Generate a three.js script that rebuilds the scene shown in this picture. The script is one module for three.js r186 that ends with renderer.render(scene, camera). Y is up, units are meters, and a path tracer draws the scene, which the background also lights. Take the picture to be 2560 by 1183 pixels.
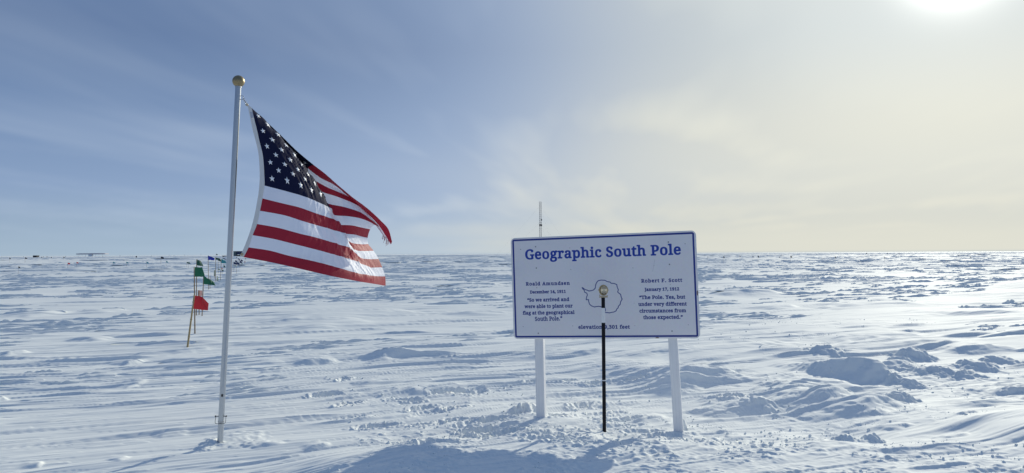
import * as THREE from 'three';
import { mergeGeometries } from 'three/addons/utils/BufferGeometryUtils.js';
import { RoundedBoxGeometry } from 'three/addons/geometries/RoundedBoxGeometry.js';
import { createNoise2D, createNoise4D } from 'simplex-noise';

// ───────────── camera, sky, sun, exposure ─────────────
const scene = new THREE.Scene();
const EYE = 1.75, FPX = 1775, PITCH = Math.atan(43 / 1775), ROLL = -0.0049;   // lens in pixels of the 2560-wide photograph
const camera = new THREE.PerspectiveCamera(2 * Math.atan(591.5 / FPX) * 180 / Math.PI, 2560 / 1183, 0.1, 20000);
camera.position.set(0, EYE, 0);
camera.rotation.order = 'YXZ';
camera.rotation.set(PITCH, 0, ROLL);

const renderer = new THREE.WebGLRenderer({ antialias: true });
renderer.toneMapping = THREE.LinearToneMapping;
renderer.toneMappingExposure = 1;
renderer.shadowMap.enabled = true;

const SUN_AZ = 32.5 * Math.PI / 180, SUN_EL = 20 * Math.PI / 180;
const SUN = new THREE.Vector3(Math.sin(SUN_AZ) * Math.cos(SUN_EL), Math.sin(SUN_EL), -Math.cos(SUN_AZ) * Math.cos(SUN_EL));
const sun = new THREE.DirectionalLight(new THREE.Color().setRGB(1, 0.955, 0.79), 3.35);
sun.position.copy(SUN).multiplyScalar(60);
sun.castShadow = true;
sun.shadow.radius = 1;
Object.assign(sun.shadow.camera, { left: -20, right: 20, top: 20, bottom: -20, near: 1, far: 160 });
sun.shadow.mapSize.set(4096, 4096);
scene.add(sun, sun.target);

const clamp = (x, a = 0, b = 1) => Math.min(b, Math.max(a, x));
const smooth = (a, b, x) => { const t = clamp((x - a) / (b - a)); return t * t * (3 - 2 * t); };
const mix = (a, b, t) => a + (b - a) * t;
const rng = (seed) => () => { seed = (seed + 0x6d2b79f5) | 0; let t = Math.imul(seed ^ (seed >>> 15), 1 | seed); t = (t + Math.imul(t ^ (t >>> 7), 61 | t)) ^ t; return ((t ^ (t >>> 14)) >>> 0) / 4294967296; };
const N1 = createNoise2D(rng(11)), N2 = createNoise2D(rng(23)), N3 = createNoise2D(rng(37)), N4 = createNoise2D(rng(51));
const lin = (r, g, b) => [r, g, b].map((c) => { c /= 255; return c <= 0.04045 ? c / 12.92 : ((c + 0.055) / 1.055) ** 2.4; });

function skyTexture() {
  const W = 2048, H = 1024, data = new Float32Array(W * H * 4);
  const stops = [[0, lin(156, 178, 195)], [2, lin(145, 168, 191)], [5, lin(126, 152, 188)], [9, lin(113, 140, 179)], [16, lin(88, 115, 157)], [30, lin(86, 115, 158)], [60, lin(90, 118, 160)], [90, lin(90, 118, 158)]];  // upper stops, out of view, raised as added fill for the snow shadows
  const low = lin(226, 225, 211), high = lin(231, 231, 218), top = lin(213, 220, 220), cloud = lin(196, 209, 224);
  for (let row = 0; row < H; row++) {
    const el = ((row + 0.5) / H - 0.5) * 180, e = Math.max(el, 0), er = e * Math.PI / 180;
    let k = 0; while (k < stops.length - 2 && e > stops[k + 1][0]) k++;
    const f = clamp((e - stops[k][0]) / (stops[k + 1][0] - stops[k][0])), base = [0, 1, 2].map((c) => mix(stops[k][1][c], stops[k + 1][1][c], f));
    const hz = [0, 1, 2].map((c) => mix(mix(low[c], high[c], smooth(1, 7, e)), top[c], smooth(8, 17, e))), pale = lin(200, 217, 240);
    for (let col = 0; col < W; col++) {
      const round = ((col + 0.5) / W - 0.5) * 2 * Math.PI, x = Math.cos(round) * Math.cos(er), z = Math.sin(round) * Math.cos(er), y = Math.sin(er);
      const th = Math.acos(clamp(x * SUN.x + y * SUN.y + z * SUN.z, -1, 1)) * 180 / Math.PI;
      // thin cirrus drawn out along one direction of a high layer
      const q = 1 / (y + 0.045), cx = x * q, cz = -z * q, a = 0.16, s = cx * Math.sin(a) + cz * Math.cos(a), t = cx * Math.cos(a) - cz * Math.sin(a);
      const wx = N3(s * 0.12, t * 0.2) * 0.9;
      let n = 0.55 * N1(s * 0.1 + wx, t * 0.42 + wx * 0.7 + 4) + 0.28 * N2(s * 0.22 + 7, t * 1.05 + wx) + 0.15 * N1(s * 0.5, t * 2.6 + wx) + 0.07 * N2(s * 1.3, t * 6);
      const veil = 0.5 + 0.5 * N4(cx * 0.12 + 3, cz * 0.12);
      n = clamp(0.18 + n * 1.15) * (0.4 + 0.6 * veil);
      const the = th * (0.72 + 0.28 * smooth(0, 18, e)) * (1 + 0.05 * N4(cx * 0.25, cz * 0.25 + 9));
      let w = 1 / (1 + (the / 31.5) ** 3.7);
      const thin = n * smooth(0.6, 3.5, e) * (0.34 + 0.2 * smooth(70, 30, th)) * (0.6 + 0.4 * smooth(13, 5, e)) * (1 - 0.55 * smooth(14, 50, e));
      w = clamp(w * (1 - 0.22 * (0.6 - n) * smooth(0.6, 3, e) * smooth(6, 20, th)));
      const glow = 0.2 * Math.exp(-th / 6.5) + 2.3 * Math.exp(-((th / 2.55) ** 2));
      const o = (row * W + col) * 4, warm = [1, 0.98, 0.9];
      for (let c = 0; c < 3; c++) data[o + c] = mix(mix(base[c], cloud[c], thin), mix(pale[c], hz[c], smooth(0.25, 0.85, w)), w) + glow * warm[c];
      data[o + 3] = 1;
    }
  }
  const t = new THREE.DataTexture(data, W, H, THREE.RGBAFormat, THREE.FloatType);
  t.mapping = THREE.EquirectangularReflectionMapping; t.magFilter = t.minFilter = THREE.LinearFilter; t.wrapS = THREE.RepeatWrapping; t.needsUpdate = true;
  return t;
}
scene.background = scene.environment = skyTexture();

// ───────────── helpers ─────────────
const V = (x, y, z) => new THREE.Vector3(x, y, z);
const used = new Map();
function numbered(name) { const n = used.get(name) ?? 0; used.set(name, n + 1); return n ? name + '_' + String(n).padStart(3, '0') : name; }
function tag(o, label, category, group, kind) {
  if (label) o.userData.label = label;
  if (category) o.userData.category = category;
  if (group) o.userData.group = group;
  if (kind) o.userData.kind = kind;
  return o;
}
function thing(name, label, category, at, group) {
  const g = new THREE.Group(); g.name = numbered(name); if (at) g.position.copy(at);
  scene.add(g); return tag(g, label, category, group);
}
function part(name, geometry, material, parent, localTo) {
  if (localTo) geometry.translate(-localTo.x, -localTo.y, -localTo.z);
  const m = new THREE.Mesh(geometry, material); m.name = name; m.castShadow = m.receiveShadow = true;
  parent.add(m); return m;
}
const mat = (rgb, roughness = 0.7, more = {}) => new THREE.MeshPhysicalMaterial({ color: new THREE.Color().setRGB(...rgb), roughness, side: THREE.DoubleSide, ...more });
// the place that the photograph shows at a pixel, a given distance ahead
function at(px, py, d) {
  const v = V((px - 1280) / FPX, (591.5 - py) / FPX, -1).applyEuler(camera.rotation);
  return v.multiplyScalar(d / -v.z).add(camera.position);
}
function bar(a, b, r0, r1 = r0, seg = 10) {
  const d = b.clone().sub(a), g = new THREE.CylinderGeometry(r1, r0, d.length(), seg, 1);
  g.applyQuaternion(new THREE.Quaternion().setFromUnitVectors(V(0, 1, 0), d.normalize()));
  const c = a.clone().add(b).multiplyScalar(0.5); return g.translate(c.x, c.y, c.z);
}
const tube = (pts, r, n = 24, seg = 8) => new THREE.TubeGeometry(new THREE.CatmullRomCurve3(pts), n, r, seg, false);

// ───────────── snow ─────────────
const SIGN_C = V(0.8808, 1.4242, -6.9817), SIGN_R = new THREE.Euler(-0.0133, -0.2666, 0.0303, 'YXZ'), POST_BACK = 0.064;
const signAt = (x, y, z) => V(x, y, z).applyEuler(SIGN_R).add(SIGN_C);
// where a line of sight meets the plane of the posts, behind the board
function onPostPlane(px, py) { const n = V(0, 0, 1).applyEuler(SIGN_R), ray = at(px, py, 1).sub(camera.position), k = (signAt(0, 0, -POST_BACK).sub(camera.position).dot(n)) / ray.dot(n); return ray.multiplyScalar(k).add(camera.position); }
const POST_FEET = [onPostPlane(1353.5, 1041), onPostPlane(1696.5, 1075)];
const WIND = 66 * Math.PI / 180, ws = Math.sin(WIND), wc = Math.cos(WIND);
const flat = (px, py) => { const v = at(px, py, 1).sub(camera.position), t = -EYE / v.y; return [v.x * t, t]; };      // x and distance of a pixel on level ground
// drifts with a gentle back and a steep, wind-cut face: crest from pixel to pixel, width of the back, height, width of the face, side of the face (+1 near)
const RIDGES = [
  [1600, 984, 1885, 946, 2.4, 0.24, 0.36, 1, 0.15], [2065, 955, 2225, 944, 1.4, 0.31, 0.38, 1, 0.2], [2190, 926, 2300, 914, 0.8, 0.12, 0.2, 1], [1950, 992, 2200, 972, 1.3, 0.13, 0.3, 1, 0.2],
  [1980, 1034, 2150, 1008, 1.5, 0.13, 0.2, 1, 0.05], [2030, 1058, 2300, 1020, 2.0, 0.13, 0.2, 1, 0.05], [1740, 1040, 1990, 1014, 1.6, 0.09, 0.16, 1, 0.05],
  [2470, 985, 2640, 968, 0.5, 0.08, 0.05, 1], [2080, 866, 2330, 838, 1.2, 0.1, 0.2, 1], [2330, 880, 2560, 868, 1.2, 0.1, 0.25, 1],
  [1560, 905, 1760, 878, 1.2, 0.07, 0.2, 1], [1575, 1064, 1690, 1050, 0.35, 0.05, 0.2, 1],
  [580, 815, 1080, 778, 2.4, 0.14, 0.7, 1], [690, 832, 960, 802, 1.6, 0.08, 0.4, 1], [910, 905, 1070, 884, 0.9, 0.09, 0.2, 1], [740, 918, 850, 905, 0.7, 0.08, 0.1, 1],
  [920, 995, 1250, 968, 0.6, 0.06, 0.12, 1], [890, 968, 960, 958, 0.35, 0.04, 0.08, 1], [1250, 905, 1560, 876, 1.0, 0.06, 0.2, 1],
  [305, 918, 368, 906, 0.5, 0.07, 0.1, 1], [240, 908, 300, 899, 0.5, 0.045, 0.08, 1], [190, 860, 275, 848, 0.7, 0.075, 0.14, 1], [200, 782, 320, 772, 1.3, 0.1, 0.3, 1],
  [40, 792, 170, 776, 1.4, 0.11, 0.3, 1], [0, 895, 80, 885, 0.7, 0.06, 0.15, 1], [-20, 1002, 25, 996, 0.3, 0.05, 0.06, 1], [300, 975, 392, 955, 0.4, 0.035, 0.05, 1],
  [380, 1098, 480, 1086, 0.25, 0.02, 0.04, 1], [280, 1158, 330, 1140, 0.2, 0.02, 0.04, 1], [85, 1170, 105, 1158, 0.15, 0.022, 0.03, 1], [430, 888, 545, 872, 0.6, 0.03, 0.1, 1],
  [760, 1132, 830, 1118, 0.22, 0.03, 0.05, 1], [630, 1128, 720, 1108, 0.25, 0.03, 0.08, 1], [1780, 742, 1960, 735, 3.0, 0.2, 0.9, 1], [2060, 772, 2320, 757, 2.4, 0.16, 0.7, 1],
  [1890, 770, 2010, 764, 1.4, 0.1, 0.35, 1], [2330, 792, 2560, 785, 1.6, 0.1, 0.2, 1], [1100, 720, 1270, 712, 3.2, 0.18, 0.9, 1], [1120, 790, 1275, 782, 1.6, 0.1, 0.35, 1],
  [2210, 1108, 2290, 1096, 0.25, 0.035, 0.06, 1], [2380, 1092, 2460, 1086, 0.15, 0.022, 0.03, 1], [2330, 1155, 2440, 1143, 0.22, 0.025, 0.06, 1], [2120, 1160, 2220, 1142, 0.25, 0.04, 0.08, 1],
].map(([ax, ay, bx, by, back, high, face, side, blunt = 0.25]) => {
  const [x0, d0] = flat(ax, ay), [x1, d1] = flat(bx, by), L = Math.hypot(x1 - x0, d1 - d0), ux = (x1 - x0) / L, ud = (d1 - d0) / L;
  return { cx: (x0 + x1) / 2, cd: (d0 + d1) / 2, ux, ud, L: L / 2, back, high, face, side, blunt, reach: L / 2 + back + 0.6 };
});
const LUMPS = [[530, 1112, 0.09, 0.035], [510, 1122, 0.08, 0.018], [600, 1098, 0.24, 0.02], [640, 1112, 0.14, 0.012], [2282, 892, 0.3, 0.15], [2250, 905, 0.2, 0.1], [1706, 1079, 0.045, 0.09], [1325, 1042, 0.13, 0.08], [1300, 1046, 0.1, 0.05],
  [2310, 930, 0.3, 0.08], [2390, 935, 0.35, 0.08], [2440, 915, 0.3, 0.1], [2500, 900, 0.3, 0.1], [1900, 1025, 0.2, 0.06], [2250, 1000, 0.18, 0.1], [2110, 1150, 0.1, 0.05], [2180, 1148, 0.1, 0.05], [2060, 890, 0.3, 0.08], [2270, 960, 0.2, 0.08]]
  .map(([px, py, r, h]) => { const [x, d] = flat(px, py); return { x, d, r, h }; });
const PRINTS = [[860, 955], [872, 1013], [882, 1047], [815, 990], [1108, 986], [1146, 984], [1196, 983], [1055, 1022], [1136, 1021], [938, 1066], [1058, 1064], [1010, 1002], [1330, 958], [1425, 957], [1490, 960], [1232, 1062], [1190, 1084], [1296, 1050], [1456, 1016], [1390, 1062], [1260, 1096], [1590, 958], [1820, 1006], [1150, 1102]]
  .concat(Array.from({ length: 46 }, (_, i) => [1020 + (i * 617.3) % 760, 1010 + (i * 0.618034 % 1) ** 0.8 * 170]))
  .map(([px, py], i) => { const [x, d] = flat(px, py); return { x, d, a: 0.5 + (i * 2.399) % 1.1, s: 0.85 + (i * 0.618) % 0.4, deep: i < 24 ? 1 : 0.45 }; });
const TRAMPLED = [[0.9, 6.35, 1.9, 1.0, 1], [1.3, 5.3, 2.6, 0.8, 0.85], [-0.9, 8.7, 1.3, 0.7, 0.6], [-0.5, 6.9, 1.1, 0.7, 0.75], [0.7, 8.6, 1.6, 1.0, 0.5], [3.4, 7.6, 1.5, 1.1, 0.85], [6.3, 9.6, 1.9, 1.2, 0.8], [5.0, 13.6, 1.7, 1.2, 0.75], [3.0, 9.8, 1.4, 0.9, 0.5], [-1.4, 7.8, 0.7, 0.5, 0.3], [7.5, 17, 2.5, 1.4, 0.5]];

// a smooth packed strip that runs off to the right
const lane = (x, d) => smooth(10, 13, d) * (1 - smooth(45, 70, d)) * (1 - smooth(0.55, 1.25, Math.abs((x - 3.4) * 0.7 - (d - 13.3) * 0.714 + 0.35 * N2(d / 6, 4)) - 0.02 * (d - 13)));
let settle = [];
function groundHeight(x, d, step = 0.008) {
  const keep = (w) => clamp((w / step - 2.6) / 3);          // drop waves that the mesh is too coarse to carry
  const dx0 = N3(x * 0.17, d * 0.17) * 0.3, X = x + dx0, D = d + N4(x * 0.16, d * 0.16) * 0.3;
  const s = X * ws + D * wc, t = X * wc - D * ws, far = smooth(9, 60, d), dist = Math.hypot(x, d);
  const rough = (1 - 0.9 * lane(x, d)) * mix(0.28, 1, smooth(7, 12.5, d));
  let h = 0;
  // broad swell
  h += keep(9) * (0.1 * N1(s / 26, t / 9) * smooth(6, 22, dist) + 0.03 * N2(s / 9, t / 3.2)) * smooth(3, 14, dist);
  if (dist > 60) h += keep(22) * (0.3 * N2(s / 110 + 5, t / 34) + 0.14 * N1(s / 60, t / 16)) * smooth(60, 240, dist) * (dist < 5000 ? 1 : 0);
  // wind-cut crust: long low tongues with scarps, smaller ones on top
  let k = keep(0.8);
  if (k > 0) {                                             // f: leaning waves, steep towards the near side
    const f = (a, b, ls, lt, lean) => { const n0 = N1(a / ls, b / lt); return N1(a / ls, (b - lean * lt * n0) / lt); };
    const patch = 0.5 + 0.5 * N2(x / 6 + 3, d / 6), e = Math.max(0.06 + 0.16 * (0.5 + 0.5 * N4(s / 5, t / 2)), 7 * step);
    const n = f(s, t, 8.5, 0.8, 0.22) + 0.2 * keep(0.3) * N2(s / 5, t / 0.3), amp = (1 + 1.2 * far) * (0.25 + 0.75 * rough) * (0.35 + 0.8 * patch);
    h += k * amp * (0.028 * smooth(0.12, 0.12 + e, n) + 0.03 * smooth(0.62, 0.62 + e, n));
    h += keep(0.3) * (0.3 + 0.7 * rough) * (0.056 + 0.05 * far) * smooth(0.45, 0.95, f(s + 40, t + 9, 4.6, 0.6, 0.25));
    h += keep(0.16) * (0.3 + 0.7 * rough) * (0.03 + 0.03 * far) * smooth(0.45, 0.9, f(s + 80, t - 9, 2.4, 0.32, 0.25));
    h += k * 0.012 * N3(s / 3, t / 0.5);
  }
  k = keep(2) * smooth(16, 55, dist);
  if (k > 0) { const n0 = N2(s / 18, t / 2.2 + 7), n = N2(s / 18, t / 2.2 + 7 - 0.22 * n0) + 0.16 * N1(s / 7, t / 0.8); const e = Math.max(0.3, 6 * step); h += k * (0.05 * smooth(0.05, 0.05 + e, n) + 0.05 * smooth(0.45, 0.45 + e, n)); }
  k = keep(5) * smooth(40, 110, dist) * (dist < 6000 ? 1 : 0);
  if (k > 0) { const n0 = N1(s / 30 + 3, t / 5), n = N1(s / 30 + 3, t / 5 - 0.2 * n0) + 0.22 * N3(s / 13, t / 2), e = Math.max(0.3, 5 * step / 5), big = 1 + smooth(90, 300, dist); h += k * big * (0.15 * smooth(-0.05, -0.05 + e, n) + 0.16 * smooth(0.42, 0.42 + e, n)); }
  k = keep(22) * smooth(140, 400, dist) * (dist < 6000 ? 1 : 0);
  if (k > 0) { const n = N2(s / 130 + 3, t / 28) + 0.42 * N1(s / 60, t / 10); h += k * (0.6 * smooth(-0.1, 0.15, n) + 0.7 * smooth(0.4, 0.6, n)); }
  k = keep(0.13);
  if (k > 0) {
    const n = N2(s / 1.8 + 31, t / 0.22) + 0.3 * N1(s / 0.7, t / 0.1);
    h += k * (0.3 + 0.7 * rough) * (0.012 * smooth(0.25, 0.36, n) + 0.012 * smooth(0.85, 0.93, n)) + k * 0.005 * N1(s / 1.6, t / 0.2);
  }
  k = keep(0.1);
  if (k > 0) h += k * (0.0022 * N3(s / 0.8, t / 0.07) + 0.001 * N4(s / 0.25, t / 0.035)) * (0.4 + 0.6 * (0.5 + 0.5 * N2(x / 1.3, d / 1.3)));
  if (dist < 90) {
    // the photographer stands on a drift, the sign in the scour behind it
    h += 0.235 * (1 - smooth(5.45, 6.95, d + 0.18 * N2(x * 0.9, 3))) * smooth(-2.3, -0.6, x) * (1 - 0.45 * smooth(2.6, 4.6, x));
    h += 0.05 * lane(x, d) + 0.3 * smooth(2.6, 5.6, x + 0.25 * (d - 6) + 0.3 * N1(x / 2.5, d / 2.5)) * (1 - smooth(6.2, 8.6, d));
    let tr = 0;
    if (d < 22) for (const [cx, cd, rx, rd, p] of TRAMPLED) { const q = ((x - cx) / rx) ** 2 + ((d - cd) / rd) ** 2; if (q < 4) tr = Math.max(tr, p * (1 - smooth(0.2, 1.5, q + 0.5 * N1(x * 1.3, d * 1.3)))); }
    for (const r of RIDGES) {
      const ex = x - r.cx, ed = d - r.cd;
      if (Math.abs(ex) > r.reach || Math.abs(ed) > r.reach) continue;
      const a = (ex * r.ux + ed * r.ud) / r.L; if (Math.abs(a) > 1.1) continue;
      const wob = 0.07 * Math.min(r.back, 1.6) * N2(x / (0.9 * r.back), d / (0.9 * r.back)) + 0.012 * keep(0.22) * N3(x / 0.22, d / 0.22);
      const b = (ex * r.ud - ed * r.ux) * r.side + wob;              // positive towards the face
      const taper = (1 - smooth(r.blunt, 1.05, Math.abs(a) + 0.12 * N1(x * 2 / r.back, d * 2 / r.back)));
      let rise = r.high * taper * (r.cd > 14 ? (b < 0 ? 1 - smooth(0, r.back, -b) : 1 - smooth(0, r.face + 0.35, b)) : b < 0 ? Math.max(0, 1 + b / r.back) ** 1.2 : Math.max(0, 1 - b / r.face));
      if (r.cd < 14 && rise > 0.004) {                                // thin wind-packed layers, each worn back to a lip of its own
        const L = 0.042, q = rise / L + 0.55 * N1(s / 0.9, t / 0.22) + 0.2 * N2(s / 0.3, t / 0.1), fl = Math.floor(q), layered = L * (fl + smooth(0.5, 0.92, q - fl)) - L * 0.2;
        rise = mix(rise, Math.max(0, layered), 0.28 * smooth(0.004, 0.05, rise) * smooth(0, 0.25, 1 - Math.abs(a)));
      }
      h += rise;
    }
    for (const l of LUMPS) {
      const q = Math.hypot(x - l.x, d - l.d) / l.r; if (q > 1.6) continue;
      h += l.h * (1 - smooth(0.1, 1.3, q + 0.3 * N2(x / l.r / 0.6, d / l.r / 0.6))) + (q < 1.2 ? Math.min(0.007, 0.1 * l.h) * N3(x / 0.07, d / 0.07) : 0);
    }
    for (const p of PRINTS) {
      const ex = x - p.x, ed = d - p.d; if (Math.abs(ex) > 0.4 || Math.abs(ed) > 0.4) continue;
      const u = (ex * Math.sin(p.a) + ed * Math.cos(p.a)) / (0.17 * p.s), v = (ex * Math.cos(p.a) - ed * Math.sin(p.a)) / (0.075 * p.s), q = Math.hypot(u, v) + 0.22 * N2(x / 0.09, d / 0.09);
      h += p.deep * (-0.05 * (1 - smooth(0.55, 1.05, q)) + 0.016 * (1 - smooth(0.05, 0.4, Math.abs(q - 1.18))) * (0.6 + 0.6 * N1(x / 0.05, d / 0.05)));
      tr = Math.max(tr, 0.75 * p.deep * (1 - smooth(0.8, 1.6, q)));
    }
    if (tr > 0.01) {
      let c = keep(0.3) * 0.012 * N1(x / 0.45, d / 0.35);
      c += keep(0.12) * 0.017 * Math.max(0, N2(x / 0.19 + 5, d / 0.12) - 0.25) + keep(0.05) * 0.013 * Math.max(0, N3(x / 0.1, d / 0.05) - 0.05) + keep(0.03) * 0.0055 * N4(x / 0.05, d / 0.028);
      const patchy = smooth(-0.75, 0.15, N4(x * 0.9 + 2, d * 0.9) + 0.4 * N1(x * 2.6, d * 2.6));
      h += tr * c * (0.3 + 0.9 * patchy);
    }
  }
  for (const q of settle) { const e = (x - q.x) ** 2 + (d - q.d) ** 2; if (e < 4) h += q.h * Math.exp(-e / 0.3); }
  return h;
}
settle = POST_FEET.map((p) => ({ x: p.x, d: -p.z, h: p.y - groundHeight(p.x, -p.z) }));
// where the photograph's line of sight through a pixel meets the snow
function ground(px, py) {
  const v = at(px, py, 1).sub(camera.position); let prev = 3;
  for (let d = 3; d < 4000; d *= 1.002) {
    if (EYE + v.y * d < groundHeight(v.x * d, d, Math.max(0.008, d * d / 5000))) { d = (d + prev) / 2; return V(v.x * d, groundHeight(v.x * d, d, Math.max(0.008, d * d / 5000)), -d); }
    prev = d;
  }
  return at(px, py, 1200).setY(0);
}

const TILE = 22;
function snowTexture() {                       // fine wind relief of the crust, in height only: tongues and grooves along the wind, grain
  const S = 2048, data = new Float32Array(S * S), A = createNoise4D(rng(101)), B = createNoise4D(rng(202));
  const wave = (f, x, y, ls, lt) => { const a = x / S * 2 * Math.PI, b = y / S * 2 * Math.PI, p = TILE / ls / (2 * Math.PI), q = TILE / lt / (2 * Math.PI); return f(p * Math.cos(a), p * Math.sin(a), q * Math.cos(b), q * Math.sin(b)); };
  for (let y = 0; y < S; y++) for (let x = 0; x < S; x++) {
    const m = 0.5 + 0.5 * wave(B, x, y, 5, 3), e = 0.12 + 0.3 * m, n = wave(A, x, y, 4.2, 0.62), o = wave(B, x, y, 2.0, 0.24), g = wave(A, x, y, 0.5, 0.07);
    data[y * S + x] = 0.5 + 0.17 * smooth(0.1, 0.1 + e, n + 0.25 * o) + 0.14 * smooth(0.5, 0.5 + e, n + 0.2 * o) + 0.13 * m * smooth(0.3, 0.6, o) + 0.05 * g * (0.4 + m) - 0.2;
  }
  const t = new THREE.DataTexture(data, S, S, THREE.RedFormat, THREE.FloatType); t.wrapS = t.wrapT = THREE.RepeatWrapping; t.magFilter = t.minFilter = THREE.LinearFilter; t.needsUpdate = true; return t;
}
const SNOW = mat([0.89, 0.91, 0.885], 0.75, { specularIntensity: 0.2, bumpMap: snowTexture(), bumpScale: 0.065, side: THREE.FrontSide });
{
  const rows = [0.25, 0.8, 1.5, 2.2, 2.9, 3.5, 4.0, 4.3], steps = [];
  for (let y = 710 * EYE / 4.5; y > 0.12;) { const r = 710 * EYE / y; rows.push(r); y -= r < 9 ? 0.42 : r < 30 ? 0.23 : y > 16 ? 0.125 : y > 5 ? 0.05 : y > 1.5 ? 0.06 : 0.05; }
  rows.push(12000, 16000);
  rows.forEach((r, i) => steps.push(i ? r - rows[i - 1] : 0.5));
  const cols = [], n = 1040, half = 42 * Math.PI / 180;
  for (let i = 0; i <= n; i++) cols.push(-half + 2 * half * i / n);
  for (let i = 1; i < 110; i++) cols.push(half + (2 * Math.PI - 2 * half) * i / 110);
  const C = cols.length, R = rows.length, pos = new Float32Array((C * R + 1) * 3), uv = new Float32Array((C * R + 1) * 2), index = new Uint32Array((R - 1) * C * 6 + C * 3);
  for (let i = 0; i < R; i++) for (let j = 0; j < C; j++) {
    const r = rows[i], x = r * Math.sin(cols[j]), d = r * Math.cos(cols[j]), o = i * C + j, coarse = j > n ? r * 0.045 : 0;
    pos[o * 3] = x; pos[o * 3 + 1] = r > 9000 ? 0 : groundHeight(x, d, Math.max(steps[i], coarse)); pos[o * 3 + 2] = -d;
    uv[o * 2] = (x * ws + d * wc) / TILE; uv[o * 2 + 1] = (x * wc - d * ws) / TILE;
  }
  const last = C * R; pos[last * 3 + 1] = groundHeight(0, 0, 0.5);
  let q = 0;
  for (let i = 0; i < R - 1; i++) for (let j = 0; j < C; j++) {
    const a = i * C + j, b = i * C + (j + 1) % C, c = a + C, e = b + C;
    index[q++] = a; index[q++] = b; index[q++] = c; index[q++] = b; index[q++] = e; index[q++] = c;
  }
  for (let j = 0; j < C; j++) { index[q++] = last; index[q++] = (j + 1) % C; index[q++] = j; }
  const g = new THREE.BufferGeometry();
  g.setAttribute('position', new THREE.BufferAttribute(pos, 3)); g.setAttribute('uv', new THREE.BufferAttribute(uv, 2)); g.setIndex(new THREE.BufferAttribute(index, 1));
  g.computeVertexNormals();
  if (g.attributes.normal.getY(20 * C) < 0) { for (let i = 0; i < index.length; i += 3) { const a = index[i]; index[i] = index[i + 1]; index[i + 1] = a; } g.computeVertexNormals(); }
  console.log('snow triangles', index.length / 3, 'rows', R);
  const m = new THREE.Mesh(g, SNOW); m.name = 'snow_ground'; m.castShadow = m.receiveShadow = true; scene.add(m);
  tag(m, 'wind-carved white snow plain reaching to the horizon', 'snow', null, 'structure');
}
const STEPAT = (r) => { const y = 1242 / r; return r * r * (r < 9 ? 0.42 : r < 30 ? 0.23 : y > 16 ? 0.125 : y > 5 ? 0.05 : 0.06) / 1242; };
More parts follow.
